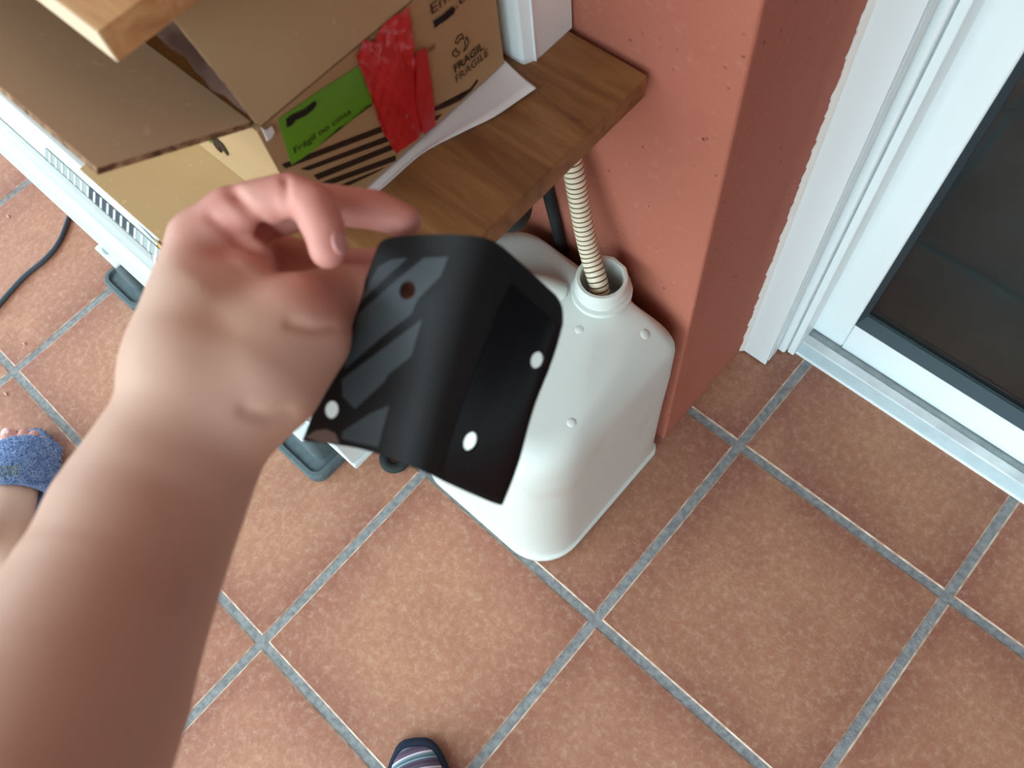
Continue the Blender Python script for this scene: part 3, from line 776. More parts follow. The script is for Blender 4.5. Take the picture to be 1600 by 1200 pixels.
FX = BX + 0.0004
def fpt(px, py, x=FX): return on(px, py, 'x', x)
def poly_on(name, pxs, mat, x=FX, th=0.0004):
    bm = bmesh.new(); slab(bm, [fpt(a, b, x) for a, b in pxs], (1, 0, 0), th)
    bmesh.ops.triangulate(bm, faces=[f for f in bm.faces if len(f.verts) > 4])
    return bm_obj(name, bm, mat)
def text_on(name, body, base, end, up, mat, x=FX + 0.0007, bold=0.0, plane='x'):
    cu = bpy.data.curves.new(name, 'FONT'); cu.body = body; cu.offset = bold
    to = bpy.data.objects.new(name, cu); COL.objects.link(to)
    dg = bpy.context.evaluated_depsgraph_get(); dg.update()
    me = bpy.data.meshes.new_from_object(to.evaluated_get(dg))
    bpy.data.objects.remove(to)
    xs = [v.co.x for v in me.vertices]; ys = [v.co.y for v in me.vertices]
    x0, x1, h = min(xs), max(xs), 0.70
    o = on(base[0], base[1], plane, x); e = on(end[0], end[1], plane, x) - o; u = on(up[0], up[1], plane, x) - o
    for v in me.vertices: v.co = o + e * ((v.co.x - x0) / (x1 - x0)) + u * (v.co.y / h)
    return obj(name, me, mat)
deco = [poly_on('green_label', [(434, 187), (500, 141), (583, 88), (588, 158), (566, 166), (520, 205), (482, 240), (455, 257), (443, 218)], M['green'])]
for a, b, c, d in (((440, 257), (597, 197), (600, 205), (446, 263)), ((470, 264), (612, 210), (614, 218), (482, 266)), ((490, 274), (614, 225), (617, 232), (496, 281)), ((503, 285), (618, 243), (618, 251), (514, 289)), ((530, 290), (600, 262), (590, 268), (542, 291))):
    deco.append(poly_on('printed_stripe', [a, b, c, d], M['ink_brown'], FX - 0.0002))
deco.append(poly_on('printed_stripe', [(678, 168), (700, 160), (718, 152), (735, 138), (745, 124), (747, 126), (736, 142), (720, 156), (700, 166), (678, 174)], M['ink_brown'], FX - 0.0002))
deco.append(poly_on('printed_stripe', [(676, 184), (690, 178), (683, 187), (676, 190)], M['ink_brown'], FX - 0.0002))
deco.append(text_on('fragile_lettering', 'Frágil no cinta', (461, 240), (549, 177), (458, 231), M['ink']))
deco.append(text_on('fragile_lettering', 'FRAGIL', (711, 114), (756, 76), (708.5, 103), M['ink_brown'], bold=0.02))
deco.append(text_on('fragile_lettering', 'FRAGILE', (713.5, 130), (763.5, 86), (711, 119), M['ink_brown']))
deco.append(text_on('printed_lettering', 'Ent', (675, 23), (707, -3), (672, 7), M['ink_brown']))
deco.append(text_on('printed_lettering', '.es', (713, 14), (737, -9), (711, 0), M['ink_brown']))
deco.append(text_on('printed_lettering', 'ntal', (669, 84), (680, 75), (667.5, 76), M['ink_brown']))
deco.append(poly_on('marker_scribble', [(447, 186), (456, 179), (470, 173), (478, 169), (488, 160), (493, 158), (494, 163), (489, 171), (478, 180), (470, 184), (462, 187), (456, 195), (448, 199)], M['marker'], FX + 0.0006))
deco.append(poly_on('marker_scribble', [(677, 33), (690, 25), (700, 16), (707, 10), (711, 14), (709, 21), (697, 31), (686, 38), (679, 44)], M['marker'], FX + 0.0006))
# recycling arrows: three bent outline arrows
def stroke(name, pxs, w, mat, x=FX + 0.0003):
    bm = bmesh.new()
    P = [fpt(a, b, x) for a, b in pxs]
    for a, b in zip(P, P[1:]):
        d = (b - a).normalized(); nrm = Vector((1, 0, 0)).cross(d) * w / 2
        slab(bm, [a - nrm - d * w * 0.4, b - nrm + d * w * 0.4, b + nrm + d * w * 0.4, a + nrm - d * w * 0.4], (1, 0, 0), 0.0003)
    return bm_obj(name, bm, mat)
deco.append(stroke('recycling_arrow', [(711, 67), (714, 59), (721, 52), (724, 60), (719, 61), (715, 68), (711, 67)], 0.0007, M['ink_brown']))
deco.append(stroke('recycling_arrow', [(724, 80), (727, 73), (726, 66), (729, 58), (732, 65), (729, 76), (724, 80)], 0.0007, M['ink_brown']))
deco.append(stroke('recycling_arrow', [(707, 82), (712, 76), (714, 81), (718, 81), (717, 86), (712, 89), (707, 86), (707, 82)], 0.0007, M['ink_brown']))
# red tape, wrinkled film in two lengths
def tape(name, pxs, x, mat, amp, seed):
    bm = bmesh.new()
    vs = [bm.verts.new(fpt(a, b, x)) for a, b in pxs]
    f = bm.faces.new(vs)
    bmesh.ops.triangulate(bm, faces=[f])
    for _ in range(4): bmesh.ops.subdivide_edges(bm, edges=bm.edges[:], cuts=1, use_grid_fill=True)
    for v in bm.verts:
        y, z = v.co.y, v.co.z
        v.co.x += amp * (abs(math.sin(130 * y + 45 * z + seed)) * 0.7 + 0.5 * abs(math.sin(260 * y - 190 * z + seed * 2)) + 0.4 * math.sin(400 * z + 90 * y))
    return bm_obj(name, bm, mat, smooth=True)
deco.append(tape('red_tape', [(555, 87), (567, 61), (583, 65), (603, 30), (638, 10), (642, 45), (646, 79), (660, 150), (664, 200), (652, 214), (618, 240), (609, 199), (595, 201), (581, 159), (575, 89)], FX + 0.0007, M['red_tape'], 0.0011, 0.4))
deco.append(tape('red_tape', [(650, 82), (666, 73), (675, 140), (681, 195), (662, 210), (650, 160)], FX + 0.0022, M['red_tape2'], 0.0004, 1.9))
# logo fragment on the lit side
def ypoly(name, pxs, mat, y=BY0 - 0.0006):
    bm = bmesh.new(); slab(bm, [on(a, b, 'y', y) for a, b in pxs], (0, -1, 0), 0.0003)
    bmesh.ops.triangulate(bm, faces=[f for f in bm.faces if len(f.verts) > 4])
    return bm_obj(name, bm, mat)
deco.append(ypoly('printed_logo', [(330, 216), (338, 216), (348, 225), (357, 240), (356, 244), (348, 234), (342, 230), (346, 239), (339, 233), (334, 226)], M['ink_brown']))
deco.append(ypoly('printed_logo', [(322, 219), (328, 218), (330, 224)], M['green']))
# torn brown tape hanging from the flap's edge
nf = Vector((0, 1, 0)).cross(fx).normalized()
def fplane(px, py, off=0.0):
    d = ray(px, py); p0 = Vector((BX, 0, BT)) + nf * off
    return CAM_POS + d * ((p0 - CAM_POS).dot(nf) / d.dot(nf))
bm = bmesh.new()
slab(bm, [fplane(a, b, -0.001) for a, b in ((240, 50), (283, 22), (300, 46), (360, 117), (424, 190), (408, 194), (372, 168), (352, 150), (330, 141), (318, 122), (306, 112), (290, 88), (268, 76))], nf, 0.0006)
bmesh.ops.triangulate(bm, faces=[f for f in bm.faces if len(f.verts) > 4])
deco.append(bm_obj('torn_tape', bm, M['strip']))
bm = bmesh.new()
slab(bm, [on(a, b, 'x', BX + 0.0012) for a, b in ((407, 199), (416, 203), (424, 197), (428, 206), (424, 214), (417, 220), (413, 210))], (1, 0, 0), 0.0008)
bmesh.ops.triangulate(bm, faces=[f for f in bm.faces if len(f.verts) > 4])
deco.append(bm_obj('torn_corner', bm, M['paper']))
for d_ in deco:
    nm = d_.name.split('.')[0]
    nest(bp_[2] if nm == 'printed_logo' else bp_[5] if nm == 'torn_tape' else bp_[0], d_)

# curled paper sticking out from under the box
bm = bmesh.new()
outer = [on(838, 138, 'z', BZ + 0.006), on(812, 156, 'z', BZ + 0.004), on(770, 184, 'z', BZ + 0.003), on(720, 208, 'z', BZ + 0.0022), on(660, 240, 'z', BZ + 0.0015), on(605, 288, 'z', BZ + 0.0012), on(560, 325, 'z', BZ + 0.001)]
inner = [on(787, 93, 'z', BZ + 0.0045), on(772, 108, 'z', BZ + 0.003), on(735, 145, 'z', BZ + 0.0022), on(690, 188, 'z', BZ + 0.0015), on(630, 250, 'z', BZ + 0.001), on(575, 300, 'z', BZ + 0.001), on(530, 345, 'z', BZ + 0.0008)]
outer = catmull(outer, 6); inner = catmull(inner, 6)
rows = []
for a, b in zip(outer, inner):
    far = b + Vector((-0.02, 0, 0)); far.z = BZ + 0.0006
    rows.append([bm.verts.new(a.lerp(b, t / 4) + Vector((0, 0, -0.0015 * math.sin(PI * t / 4)))) for t in range(5)] + [bm.verts.new(far)])
for r0, r1 in zip(rows, rows[1:]):
    for k in range(5): bm.faces.new((r0[k], r0[k + 1], r1[k + 1], r1[k]))
pap = bm_obj('paper_sheet', bm, M['paper'], smooth=True)
sm = pap.modifiers.new('thick', 'SOLIDIFY'); sm.thickness = 0.0006; sm.offset = 1
tag(pap, 'white paper sheet curling out from under the cardboard box', 'paper')

# ------------------------------------------------------------------ floor odds and ends
cp = catmull([Vector((-1.30, 0.02, 0.0045)), on(108, 338, 'z', 0.0045), on(92, 378, 'z', 0.0045), on(70, 405, 'z', 0.0045), on(38, 432, 'z', 0.0045), on(5, 468, 'z', 0.0045), on(-40, 520, 'z', 0.0045)], 10)
bm = bmesh.new(); sweep(bm, cp, 0.0045, 12)
tag(bm_obj('floor_cable', bm, M['cable'], smooth=True), 'thin dark cable curving over the tiles at left', 'cable')
ringt = on(618, 716, 'z', 0.006)
bm = bmesh.new()
R0, r0 = 0.017, 0.0085
vv = [[bm.verts.new(ringt + Vector(((R0 + r0 * math.cos(b * PI / 6)) * math.cos(a * PI / 14), (R0 + r0 * math.cos(b * PI / 6)) * math.sin(a * PI / 14), 0.0022 + 0.006 * math.sin(b * PI / 6)))) for b in range(12)] for a in range(28)]
for a in range(28):
    for b in range(12): bm.faces.new((vv[a][b], vv[(a + 1) % 28][b], vv[(a + 1) % 28][(b + 1) % 12], vv[a][(b + 1) % 12]))
tag(bm_obj('rubber_ring', bm, M['black_rub'], smooth=True), 'dark rubber ring on the tiles below the black plate', 'ring')
for (px, py, s, lb) in ((13, 338, 0.006, 'pale dry crumb on the floor left of the cable'), (38, 537, 0.005, 'pale dry crumb beside the grout joint at left edge'), (9, 615, 0.006, 'curled dry flake on the tile above the blue slipper')):
    c = on(px, py, 'z', 0.002)
    bm = bmesh.new(); bmesh.ops.create_icosphere(bm, subdivisions=1, radius=s * 0.5)
    for v in bm.verts: v.co = Vector((v.co.x * random.uniform(0.8, 1.6), v.co.y * random.uniform(0.6, 1.2), v.co.z * 0.7)) + c
    tag(bm_obj('crumb', bm, M['crumb']), lb, 'crumb', 'crumbs on the floor')

# ------------------------------------------------------------------ bodies: tapered chains fused into one skin
def surface_nets(D, org, h):
    inside = D < 0
    nx, ny, nz = D.shape
    acc = np.zeros((nx - 1, ny - 1, nz - 1, 3), np.float32); cnt = np.zeros((nx - 1, ny - 1, nz - 1), np.float32)
    C = [(a, b, c) for a in (0, 1) for b in (0, 1) for c in (0, 1)]
    def sub(A, o): return A[o[0]:nx - 1 + o[0], o[1]:ny - 1 + o[1], o[2]:nz - 1 + o[2]]
    for o in C:
        for ax in range(3):
            if o[ax]: continue
            q = list(o); q[ax] = 1
            a, b = sub(D, o), sub(D, q); m = (sub(inside, o) != sub(inside, q))
            t = np.where(m, a / np.where(m, a - b, 1.0), 0.0)
            for k in range(3): acc[..., k] += np.where(m, (t if k == ax else o[k]), 0.0)
            cnt += m
    act = cnt > 0
    idx = -np.ones(act.shape, np.int64); ii = np.argwhere(act); idx[act] = np.arange(len(ii))
    V = (acc[act] / cnt[act][:, None] + ii) * h + np.array(org)
    quads = []
    for ax in range(3):
        sl0 = [slice(None)] * 3; sl1 = [slice(None)] * 3
        sl0[ax] = slice(0, -1); sl1[ax] = slice(1, None)
        a, b = inside[tuple(sl0)], inside[tuple(sl1)]
        e = np.argwhere(a != b); fl = a[tuple(e.T)]
        u, v = (ax + 1) % 3, (ax + 2) % 3
        def cell(du, dv):
            c = e.copy(); c[:, u] += du; c[:, v] += dv; return idx[tuple(c.T)]
        q = np.stack([cell(-1, -1), cell(0, -1), cell(0, 0), cell(-1, 0)], 1)
        q = np.where(fl[:, None], q, q[:, ::-1]); quads.append(q)
    return V, np.concatenate(quads)
def fuse(name, chains, voxel, smooth_it, mat, post=None):
    """chains: (blend k, [(point, radius), ...]); smooth union of tapered limbs -> one skin"""
    P = np.array([list(p) for k, ch in chains for p, r in ch]); rm = max(r for k, ch in chains for p, r in ch)
    lo = P.min(0) - rm - 0.012; hi = P.max(0) + rm + 0.012
    n = np.ceil((hi - lo) / voxel).astype(int) + 1
    D = np.full(n, 0.03, np.float32)
    ax = [lo[i] + voxel * np.arange(n[i]) for i in range(3)]
    for kk, ch in chains:
        F = None
        for (p0, r0), (p1, r1) in zip(ch, ch[1:]):
            a, b = np.array(p0), np.array(p1); m = max(r0, r1) + 0.024
            i0 = np.maximum(((np.minimum(a, b) - m - lo) / voxel).astype(int), 0); i1 = np.minimum(((np.maximum(a, b) + m - lo) / voxel).astype(int) + 2, n)
            X, Y, Z = np.meshgrid(ax[0][i0[0]:i1[0]], ax[1][i0[1]:i1[1]], ax[2][i0[2]:i1[2]], indexing='ij')
            ab = b - a
            t = np.clip(((X - a[0]) * ab[0] + (Y - a[1]) * ab[1] + (Z - a[2]) * ab[2]) / ab.dot(ab), 0, 1)
            d = np.sqrt((X - a[0] - t * ab[0]) ** 2 + (Y - a[1] - t * ab[1]) ** 2 + (Z - a[2] - t * ab[2]) ** 2) - (r0 + (r1 - r0) * t)
            s_ = (slice(i0[0], i1[0]), slice(i0[1], i1[1]), slice(i0[2], i1[2]))
            if F is None: F = np.full(n, 0.03, np.float32)
            F[s_] = np.minimum(F[s_], d)
        h = np.maximum(kk - np.abs(D - F), 0) / kk
        D = np.minimum(D, F) - h * h * kk * 0.25
    V, Q = surface_nets(D, lo, voxel)
    me = bpy.data.meshes.new(name + '_raw'); me.from_pydata(V.tolist(), [], Q.tolist()); me.update()
    o = bpy.data.objects.new(name + '_raw', me); COL.objects.link(o)
    ms = o.modifiers.new('s', 'SMOOTH'); ms.iterations = smooth_it; ms.factor = 0.5
    dg = bpy.context.evaluated_depsgraph_get(); dg.update()
    out = bpy.data.meshes.new_from_object(o.evaluated_get(dg)); out.name = name
    bpy.data.objects.remove(o)
    if post: post(out)
    return obj(name, out, mat, smooth=True)

# ---- the arm and hand
def J(px, py, d, r): return (at(px, py, d), r)
arm_chain = [J(318, 585, .372, .0270), J(300, 655, .366, .0290), J(240, 790, .350, .0345), J(172, 930, .328, .0405), J(104, 1090, .302, .0450), J(22, 1260, .276, .0470), J(-90, 1460, .262, .0460)]
arm_flat = [J(280, 560, .372, .0150), J(268, 640, .362, .0165), J(190, 790, .348, .0240)]
arm_flat2 = [J(372, 640, .368, .0130), J(335, 730, .360, .0160), J(272, 870, .345, .0150), J(205, 1010, .328, .0150)]
meta2 = [J(278, 560, .370, .0170), J(290, 460, .380, .0160), J(308, 372, .388, .0128)]
meta3 = [J(300, 580, .378, .0220), J(325, 470, .395, .0190), J(345, 385, .410, .0140)]
meta4 = [J(330, 590, .385, .0220), J(360, 480, .408, .0180), J(372, 400, .425, .0130)]
meta5 = [J(350, 600, .392, .0200), J(390, 500, .418, .0170), J(398, 425, .438, .0120)]
web = [J(330, 480, .378, .0200), J(380, 440, .385, .0130), J(400, 400, .392, .0090)]
thenar = [J(330, 600, .366, .0250), J(395, 585, .368, .0240), J(455, 515, .378, .0210)]
thenar2 = [J(385, 640, .366, .0150), J(430, 600, .370, .0180), J(480, 530, .382, .0170)]
thumb = [J(400, 530, .376, .0210), J(470, 488, .387, .0185), J(535, 458, .405, .0150), J(596, 450, .4125, .0130), J(652, 452, .4085, .0115)]
index = [J(308, 372, .388, .0128), J(360, 330, .386, .0122), J(452, 306, .380, .0112), J(490, 322, .374, .0110), J(507, 360, .368, .0098), J(512, 392, .366, .0084)]
middle = [J(345, 385, .410, .0140), J(400, 345, .408, .0118), J(498, 318, .405, .0105), J(585, 328, .403, .0102), J(632, 346, .402, .0085)]
ring_f = [J(372, 400, .425, .0130), J(430, 395, .435, .0110), J(520, 418, .437, .0100), J(600, 415, .432, .0095), J(672, 394, .428, .0085)]
pinky = [J(398, 425, .438, .0120), J(455, 470, .448, .0095), J(505, 505, .446, .0085), J(560, 520, .440, .0078)]
creases = [  # (polyline in the photo, half width m, depth m)
    ([(365, 302), (395, 340), (440, 385), (462, 402)], 0.0032, 0.0035, (.37, .41)),
    ([(445, 280), (446, 315), (456, 345)], 0.0022, 0.0018, (.35, .395)),
    ([(455, 506), (490, 513), (520, 510)], 0.0028, 0.0013, (.33, .40)),
    ([(385, 640), (420, 652), (450, 645)], 0.0034, 0.0014, (.33, .40)),
    ([(330, 340), (370, 375), (420, 400)], 0.0028, 0.0018, (.35, .40)),
]
def project(co):
    q = CAM_ROT.transposed() @ (co - CAM_POS)
    return 800 + FPX * q.x / -q.z, 600 - FPX * q.y / -q.z, -q.z
fing = [c for c in (index, middle, ring_f, pinky, thumb[3:])]
def arm_post(me):
    nrm = [v.normal.copy() for v in me.vertices]
    red = me.attributes.new('redness', 'FLOAT', 'POINT')
    for i, v in enumerate(me.vertices):
        x, y, d = project(v.co)
        for poly, hw, dep, (d0, d1) in creases:
            if not (d0 < d < d1): continue
            best = 1e9
            for (ax, ay), (bx, by) in zip(poly, poly[1:]):
                t = max(0, min(1, ((x - ax) * (bx - ax) + (y - ay) * (by - ay)) / ((bx - ax) ** 2 + (by - ay) ** 2)))
                best = min(best, math.hypot(x - ax - t * (bx - ax), y - ay - t * (by - ay)))
            m = best * d / FPX
            v.co -= nrm[i] * dep * math.exp(-(m / hw) ** 2)
        dm = 1e9
        for c in fing:
            for p, r in c[1:]: dm = min(dm, (v.co - p).length - r)
        red.data[i].value = max(0.0, min(1.0, 1.0 - dm / 0.035)) * 0.85
person = thing('person', 'bare left forearm and hand reaching in, holding up the black plate', 'person', tuple(at(-40, 1350, .27)))
armo = fuse('forearm_and_hand', [(.02, c) for c in (arm_chain, arm_flat, arm_flat2, meta2, meta3, meta4, meta5, thenar, thenar2)] + [(.012, web), (.010, thumb), (.005, index), (.004, middle), (.003, ring_f), (.003, pinky)], 0.0017, 5, M['skin'], arm_post)
adopt(person, armo)
bm = bmesh.new()
bmesh.ops.create_uvsphere(bm, u_segments=16, v_segments=10, radius=1.0)
dirz = (CAM_ROT @ Vector((0.80, 0.20, 0.60))).normalized(); diry = (CAM_ROT @ Vector((0.1, 1, 0.0))); diry = (diry - dirz * diry.dot(dirz)).normalized(); dirx = diry.cross(dirz)
pn = at(513, 387, .3662) + dirz * 0.0080
mt = Matrix((dirx, diry, dirz)).transposed().to_4x4(); mt.translation = pn
bmesh.ops.transform(bm, matrix=mt @ Matrix.Diagonal((0.0046, 0.0062, 0.0016, 1)), verts=bm.verts)
nest(armo, bm_obj('fingernail', bm, M['nail'], smooth=True))

# ------------------------------------------------------------------ the black bent plate
cols = [((585, 400), (472, 689), .3960), ((591, 383), (486, 690), .3940), ((606, 372), (503, 692), .3915), ((650, 367), (556, 700), .3835), ((692, 366), (596, 711), .3765), ((722, 367), (626, 722), .3718),
        ((745, 369), (648, 731), .3700), ((765, 374), (666, 739), .3710), ((782, 383), (683, 747), .3750), ((800, 398), (699, 755), .3805), ((830, 425), (730, 769), .3915), ((858, 451), (758, 781), .4015), ((871, 464), (771, 786), .4060), ((879, 482), (780, 789), .4090), ((880, 506), (786, 791), .4100)]
tops = catmull([at(a[0], a[1], d) for a, b, d in cols], 4); bots = catmull([at(b[0], b[1], d + 0.004) for a, b, d in cols], 4)
bm = bmesh.new(); G = []
NR = 22
for i, (a, b) in enumerate(zip(tops, bots)):
    col = []
    for k in range(NR + 1):
        t = k / NR; p = a.lerp(b, t)
        if i >= len(tops) - 3:                                # gently wavy right edge
            p = p + (tops[-1] - tops[-12]).normalized() * 0.0012 * math.sin(t * PI * 3.2)
        col.append(bm.verts.new(p))
    G.append(col)
for c0, c1 in zip(G, G[1:]):
    for k in range(NR): bm.faces.new((c0[k], c0[k + 1], c1[k + 1], c1[k]))
bmesh.ops.recalc_face_normals(bm, faces=bm.faces)
me = bpy.data.meshes.new('plate_raw'); bm.to_mesh(me)
pl_bvh = BVHTree.FromBMesh(bm); bm.free()
raw = bpy.data.objects.new('plate_raw', me); COL.objects.link(raw)
# normals must face the lens, thickness goes away from it
mid = me.polygons[len(me.polygons) // 2]
if mid.normal.dot(CAM_POS - mid.center) < 0: me.flip_normals()
sd = raw.modifiers.new('th', 'SOLIDIFY'); sd.thickness = 0.0016; sd.offset = -1
cutters = []; HOLES = []
def phit(px, py):
    d = ray(px, py).normalized(); h = pl_bvh.ray_cast(CAM_POS, d)
    if h[0] is None: h = pl_bvh.find_nearest(CAM_POS + d * 0.47)
    n = h[1] if h[1].dot(d) < 0 else -h[1]
    return h[0], n
for (px, py, r) in ((637, 454, 0.0043), (517, 640, 0.0044), (840, 563, 0.0044), (736, 690, 0.0047)):
    p, n = phit(px, py); HOLES.append((p, r))
    cb = bmesh.new()
    sweep(cb, [p + n * 0.006, p - n * 0.006], r, 24)
    bmesh.ops.recalc_face_normals(cb, faces=cb.faces)
    cm = bpy.data.meshes.new('cut'); cb.to_mesh(cm); cb.free()
    co = bpy.data.objects.new('cut', cm); COL.objects.link(co); cutters.append(co)
    bo = raw.modifiers.new('b', 'BOOLEAN'); bo.operation = 'DIFFERENCE'; bo.object = co; bo.solver = 'EXACT'
dg = bpy.context.evaluated_depsgraph_get(); dg.update()
pm = bpy.data.meshes.new_from_object(raw.evaluated_get(dg)); pm.name = 'bent_sheet'
for o in cutters + [raw]: bpy.data.objects.remove(o)
pm.materials.clear()
plate = thing('bent_plate', 'black bent metal cover plate with four holes held in the hand', 'plate', tuple(at(660, 560, .38)))
sheet = obj('bent_sheet', pm, M['blacksteel'])
for p in pm.polygons: p.use_smooth = True
mdl = sheet.modifiers.new('n', 'EDGE_SPLIT'); mdl.split_angle = math.radians(35)
adopt(plate, sheet)
def skin_poly(name, pxs, mat, off=0.00025, cuts=2):
    bm = bmesh.new()
    vs = []
    f = bm.faces.new([bm.verts.new(Vector((a, b, 0))) for a, b in pxs])
    bmesh.ops.triangulate(bm, faces=[f])
    for _ in range(cuts): bmesh.ops.subdivide_edges(bm, edges=bm.edges[:], cuts=1, use_grid_fill=True)
    for v in bm.verts:
        p, n = phit(v.co.x, v.co.y); v.co = p + n * off
    for hp_, hr in HOLES:
        near = [v for v in bm.verts if (v.co - hp_).length < hr * 1.04]
        bmesh.ops.delete(bm, geom=[f for f in bm.faces if any((v.co - hp_).length < hr * 0.80 for v in f.verts) or (f.calc_center_median() - hp_).length < hr * 0.95], context='FACES')
        for v in bm.verts:
            d_ = v.co - hp_
            if d_.length < hr * 1.06: v.co = hp_ + d_.normalized() * hr * 1.06
    left = set(bm.faces); isl = []
    while left:                                               # keep the main piece only
        st = [left.pop()]; grp = [st[0]]
        while st:
            for e in st.pop().edges:
                for f2 in e.link_faces:
                    if f2 in left: left.remove(f2); st.append(f2); grp.append(f2)
        isl.append(grp)
    isl.sort(key=len)
    for grp in isl[:-1]: bmesh.ops.delete(bm, geom=grp, context='FACES')
    o = bm_obj(name, bm, mat, smooth=True)
    if o.data.polygons[0].normal.dot(CAM_POS - o.data.polygons[0].center) < 0: o.data.flip_normals()
    return o
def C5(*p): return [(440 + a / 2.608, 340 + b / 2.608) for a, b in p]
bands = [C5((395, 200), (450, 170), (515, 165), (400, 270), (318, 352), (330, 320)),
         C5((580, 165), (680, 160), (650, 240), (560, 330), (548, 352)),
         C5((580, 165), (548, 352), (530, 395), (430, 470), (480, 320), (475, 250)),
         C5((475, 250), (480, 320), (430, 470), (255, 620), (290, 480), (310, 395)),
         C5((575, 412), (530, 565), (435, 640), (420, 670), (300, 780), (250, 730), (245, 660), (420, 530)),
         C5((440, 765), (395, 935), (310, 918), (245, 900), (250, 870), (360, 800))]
deck = [skin_poly('reflection_band', b, M['band'], 0.00025, 5) for b in bands]
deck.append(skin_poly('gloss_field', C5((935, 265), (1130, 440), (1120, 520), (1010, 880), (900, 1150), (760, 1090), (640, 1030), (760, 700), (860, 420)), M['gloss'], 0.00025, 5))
deck.append(skin_poly('lit_corner', C5((100, 895), (140, 868), (185, 862), (220, 880), (238, 920), (160, 915)), M['bare'], 0.0003, 1))  # lit, reflecting plate corner painted on, not bare metal
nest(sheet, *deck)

# ------------------------------------------------------------------ slippers and the other person's foot
# blue terry slipper: local y along the foot (toes +), x to the right
def frame(origin, toe):
    y = Vector((toe.x - origin.x, toe.y - origin.y, 0)).normalized(); x = Vector((y.y, -y.x, 0))
    return lambda a, b, c: origin + x * a + y * b + Vector((0, 0, c))
toe_p = on(42, 672, 'z', 0.02); mid_p = on(34, 770, 'z', 0.02)
ydir = (toe_p - mid_p); ydir.z = 0; ydir.normalize()
org = toe_p - ydir * 0.115; org.z = 0
FB = frame(org, toe_p)
def sole_outline(w, lf, lb, n=40):
    pts = []
    for k in range(n):
        a = 2 * PI * k / n
        y = math.sin(a); x = math.cos(a)
        yy = y * (lf if y > 0 else lb)
        ww = w * (1.0 if y > 0 else (1 - 0.25 * abs(y)))
        pts.append((ww * math.copysign(abs(x) ** 0.62, x) + 0.006 * math.cos(y * 2), yy))
    return pts
bs = thing('blue_slipper', 'open-toed fluffy blue terry slipper at the left edge', 'slipper', tuple(org))
bm = bmesh.new()
so = sole_outline(0.050, 0.118, 0.145)
rings = []
for s, z in ((0.95, 0.0), (1.0, 0.004), (1.0, 0.016), (0.96, 0.021), (0.88, 0.0215)):
    rings.append([bm.verts.new(FB(x * s, y * s, z)) for x, y in so])
for a, b in zip(rings, rings[1:]):
    for k in range(len(a)): bm.faces.new((a[k], a[(k + 1) % len(a)], b[(k + 1) % len(a)], b[k]))
bm.faces.new(rings[-1]); bm.faces.new(list(reversed(rings[0])))
adopt(bs, bm_obj('sole', bm, M['terry'], smooth=True))
def band_pt(u, v, lift=0.0):                                  # u across 0..1, v along 0..1
    a = PI * u
    y = -0.012 + 0.088 * v + 0.014 * math.sin(a)
    w = 0.054; h = 0.069 - 0.026 * v
    return FB(-w * math.cos(a) * (1 + lift / w), y, 0.010 + (h + lift) * math.sin(a) ** 0.8)
bm = bmesh.new()
NU, NV = 26, 10
g = [[bm.verts.new(band_pt(i / NU, j / NV)) for j in range(NV + 1)] for i in range(NU + 1)]
for i in range(NU):
    for j in range(NV): bm.faces.new((g[i][j], g[i + 1][j], g[i + 1][j + 1], g[i][j + 1]))
bandm = bm_obj('band', bm, M['terry'], smooth=True)
md = bandm.modifiers.new('t', 'SOLIDIFY'); md.thickness = 0.005; md.offset = -1
adopt(bs, bandm)
bm = bmesh.new()
bmp = bmesh.new()
def tuft(p, n, l, w, bm):
    t = Vector((random.uniform(-1, 1), random.uniform(-1, 1), random.uniform(-0.6, 0.6))); t = (t - n * t.dot(n)).normalized()
    s = n.cross(t)
    a = bm.verts.new(p - s * w); b = bm.verts.new(p + s * w); c = bm.verts.new(p + n * l * 0.8 + t * l * 0.5 + s * w); d = bm.verts.new(p + n * l * 0.8 + t * l * 0.5 - s * w)
    e = bm.verts.new(p + n * l * 0.7 + t * l * 1.3)
    bm.faces.new((a, b, c, d)); bm.faces.new((d, c, e))
for k in range(5200):
    u, v = random.random(), random.random()
    p = band_pt(u, v); q = band_pt(u, v, 0.004)
    n = (q - p)
    if n.length < 1e-6: continue
    tuft(p, n.normalized(), random.uniform(0.0025, 0.0045), 0.0006, bmp if (0.38 < u < 0.66 and 0.10 < v < 0.36 and random.random() < 0.8) else bm)
for k in range(1400):
    x, y = so[random.randrange(len(so))]
    j1, j2 = random.uniform(0.93, 1.0), random.uniform(0.006, 0.02)
    p = FB(x * j1, y * j1, j2); n = (p - FB(0, 0, 0)); n.z = 0.03; 
    tuft(p, n.normalized(), random.uniform(0.0025, 0.0045), 0.0006, bm)
fl = bm_obj('terry_pile', bm, M['terry_hair'], normals=False); fl['kind'] = 'stuff'
adopt(bs, fl)
fp = bm_obj('faded_pile', bmp, M['patch'], normals=False); fp['kind'] = 'stuff'
adopt(bs, fp)

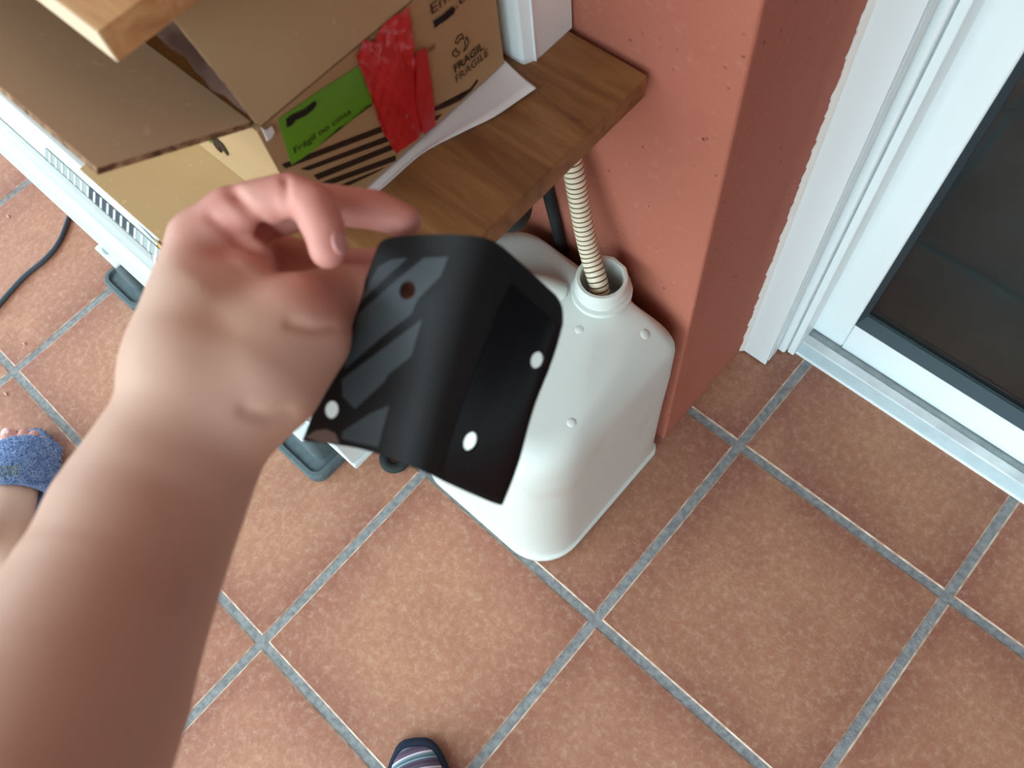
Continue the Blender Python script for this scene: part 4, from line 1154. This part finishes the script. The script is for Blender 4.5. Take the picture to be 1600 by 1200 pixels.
# bare foot wearing it
p2 = thing('person', 'bare foot and shin wearing the fluffy blue slipper', 'person', tuple(org))
def K(a, b, c, r): return (FB(a, b, c), r)
toes = [[K(-0.018, 0.045, 0.040, 0.016), K(-0.020, 0.085, 0.034, 0.0135), K(-0.020, 0.104, 0.033, 0.0125)],
        [K(-0.002, 0.045, 0.038, 0.013), K(0.001, 0.085, 0.033, 0.0092), K(0.003, 0.1035, 0.031, 0.0086)],
        [K(0.012, 0.045, 0.036, 0.012), K(0.016, 0.080, 0.032, 0.0085), K(0.020, 0.098, 0.030, 0.0078)],
        [K(0.024, 0.040, 0.034, 0.011), K(0.031, 0.072, 0.031, 0.0080), K(0.034, 0.086, 0.029, 0.0073)],
        [K(0.033, 0.030, 0.033, 0.011), K(0.041, 0.055, 0.030, 0.0080), K(0.043, 0.066, 0.028, 0.0072)]]
foot = [[K(0.0, -0.105, 0.050, 0.030), K(0.0, -0.04, 0.056, 0.030), K(-0.006, 0.03, 0.044, 0.023)],
        [K(0.0, -0.105, 0.050, 0.028), K(0.014, -0.02, 0.042, 0.022), K(0.024, 0.03, 0.038, 0.016)],
        [K(-0.002, -0.075, 0.075, 0.033), K(-0.006, -0.085, 0.13, 0.033), K(-0.02, -0.10, 0.24, 0.042), K(-0.03, -0.12, 0.36, 0.052), K(-0.03, -0.12, 0.46, 0.054)]]
def foot_post(me):
    red = me.attributes.new('redness', 'FLOAT', 'POINT')
    for i, v in enumerate(me.vertices):
        d = min((v.co - p).length for ch in toes for p, r in ch[1:])
        red.data[i].value = max(0, min(1, 1 - d / 0.05)) * 0.8
footo = fuse('foot_and_shin', [(.02, c) for c in foot] + [(.004, c) for c in toes], 0.0019, 3, M['skin'], foot_post)
adopt(p2, footo)
bm = bmesh.new(); bmesh.ops.create_uvsphere(bm, u_segments=14, v_segments=8, radius=1.0)
o0 = FB(0, 0, 0); xa = (FB(1, 0, 0) - o0); ya = (FB(0, 1, 0) - o0)
mt = Matrix((xa, ya, Vector((0, 0, 1)))).transposed().to_4x4(); mt.translation = FB(-0.020, 0.106, 0.0435)
bmesh.ops.transform(bm, matrix=mt @ Matrix.Diagonal((0.0075, 0.008, 0.002, 1)), verts=bm.verts)
M['tnail'] = plain('toenail', rgb(226, 190, 190), 0.25, 0.5)
nest(footo, bm_obj('toenail', bm, M['tnail'], smooth=True))

# striped slipper of the photographer: local space object so that stripes follow the slipper
tip = on(650, 1152, 'z', 0.012)
dirp = on(650, 1152, 'z', 0.012) - on(652, 1200, 'z', 0.012); dirp.z = 0; dirp.normalize()
sorg = tip - dirp * 0.135; sorg.z = 0
ss = thing('striped_slipper', 'closed striped knit slipper with navy binding at the bottom edge', 'slipper', tuple(sorg))
ss.rotation_euler.z = math.atan2(dirp.y, dirp.x) - PI / 2
so2 = sole_outline(0.049, 0.135, 0.14, 48)
bm = bmesh.new(); rings = []
for s, z in ((0.97, 0.0), (1.0, 0.003), (1.0, 0.011), (0.97, 0.014), (0.90, 0.0145)):
    rings.append([bm.verts.new((x * s, y * s, z)) for x, y in so2])
for a, b in zip(rings, rings[1:]):
    for k in range(len(a)): bm.faces.new((a[k], a[(k + 1) % len(a)], b[(k + 1) % len(a)], b[k]))
bm.faces.new(rings[-1]); bm.faces.new(list(reversed(rings[0])))
bm_obj('sole', bm, M['navy'], ss, smooth=True)
def up_pt(u, v):                                              # u 0..1 around the toe from one side to the other, v 0..1 up to the instep edge
    a = PI * (u)
    bx = 0.0465 * math.copysign(abs(math.cos(a)) ** 0.62, math.cos(a)); by = 0.128 * math.sin(a)
    cx, cy = 0.012 * math.cos(a), -0.010 + 0.012 * math.sin(a)
    t = v
    x = bx + (cx * 2.2 - bx) * t ** 1.25; y = by + (cy - by) * t ** 1.15
    z = 0.012 + 0.062 * math.sin(t * PI / 2) ** 0.75
    return Vector((x, y, z))
bm = bmesh.new(); NU, NV = 40, 14
g = [[bm.verts.new(up_pt(i / NU, j / NV)) for j in range(NV + 1)] for i in range(NU + 1)]
for i in range(NU):
    for j in range(NV): bm.faces.new((g[i][j], g[i + 1][j], g[i + 1][j + 1], g[i][j + 1]))
u_ = bm_obj('upper', bm, M['stripes'], ss, smooth=True)
md = u_.modifiers.new('t', 'SOLIDIFY'); md.thickness = 0.004; md.offset = -1
bm = bmesh.new()
sweep(bm, [up_pt(i / 48, 0.02) for i in range(49)], 0.0048, 10)
bm_obj('binding', bm, M['navy'], ss, smooth=True)
bm = bmesh.new()
sweep(bm, [up_pt(i / 24, 1.0) for i in range(25)], 0.004, 8)
bm_obj('binding', bm, M['navy'], ss, smooth=True)
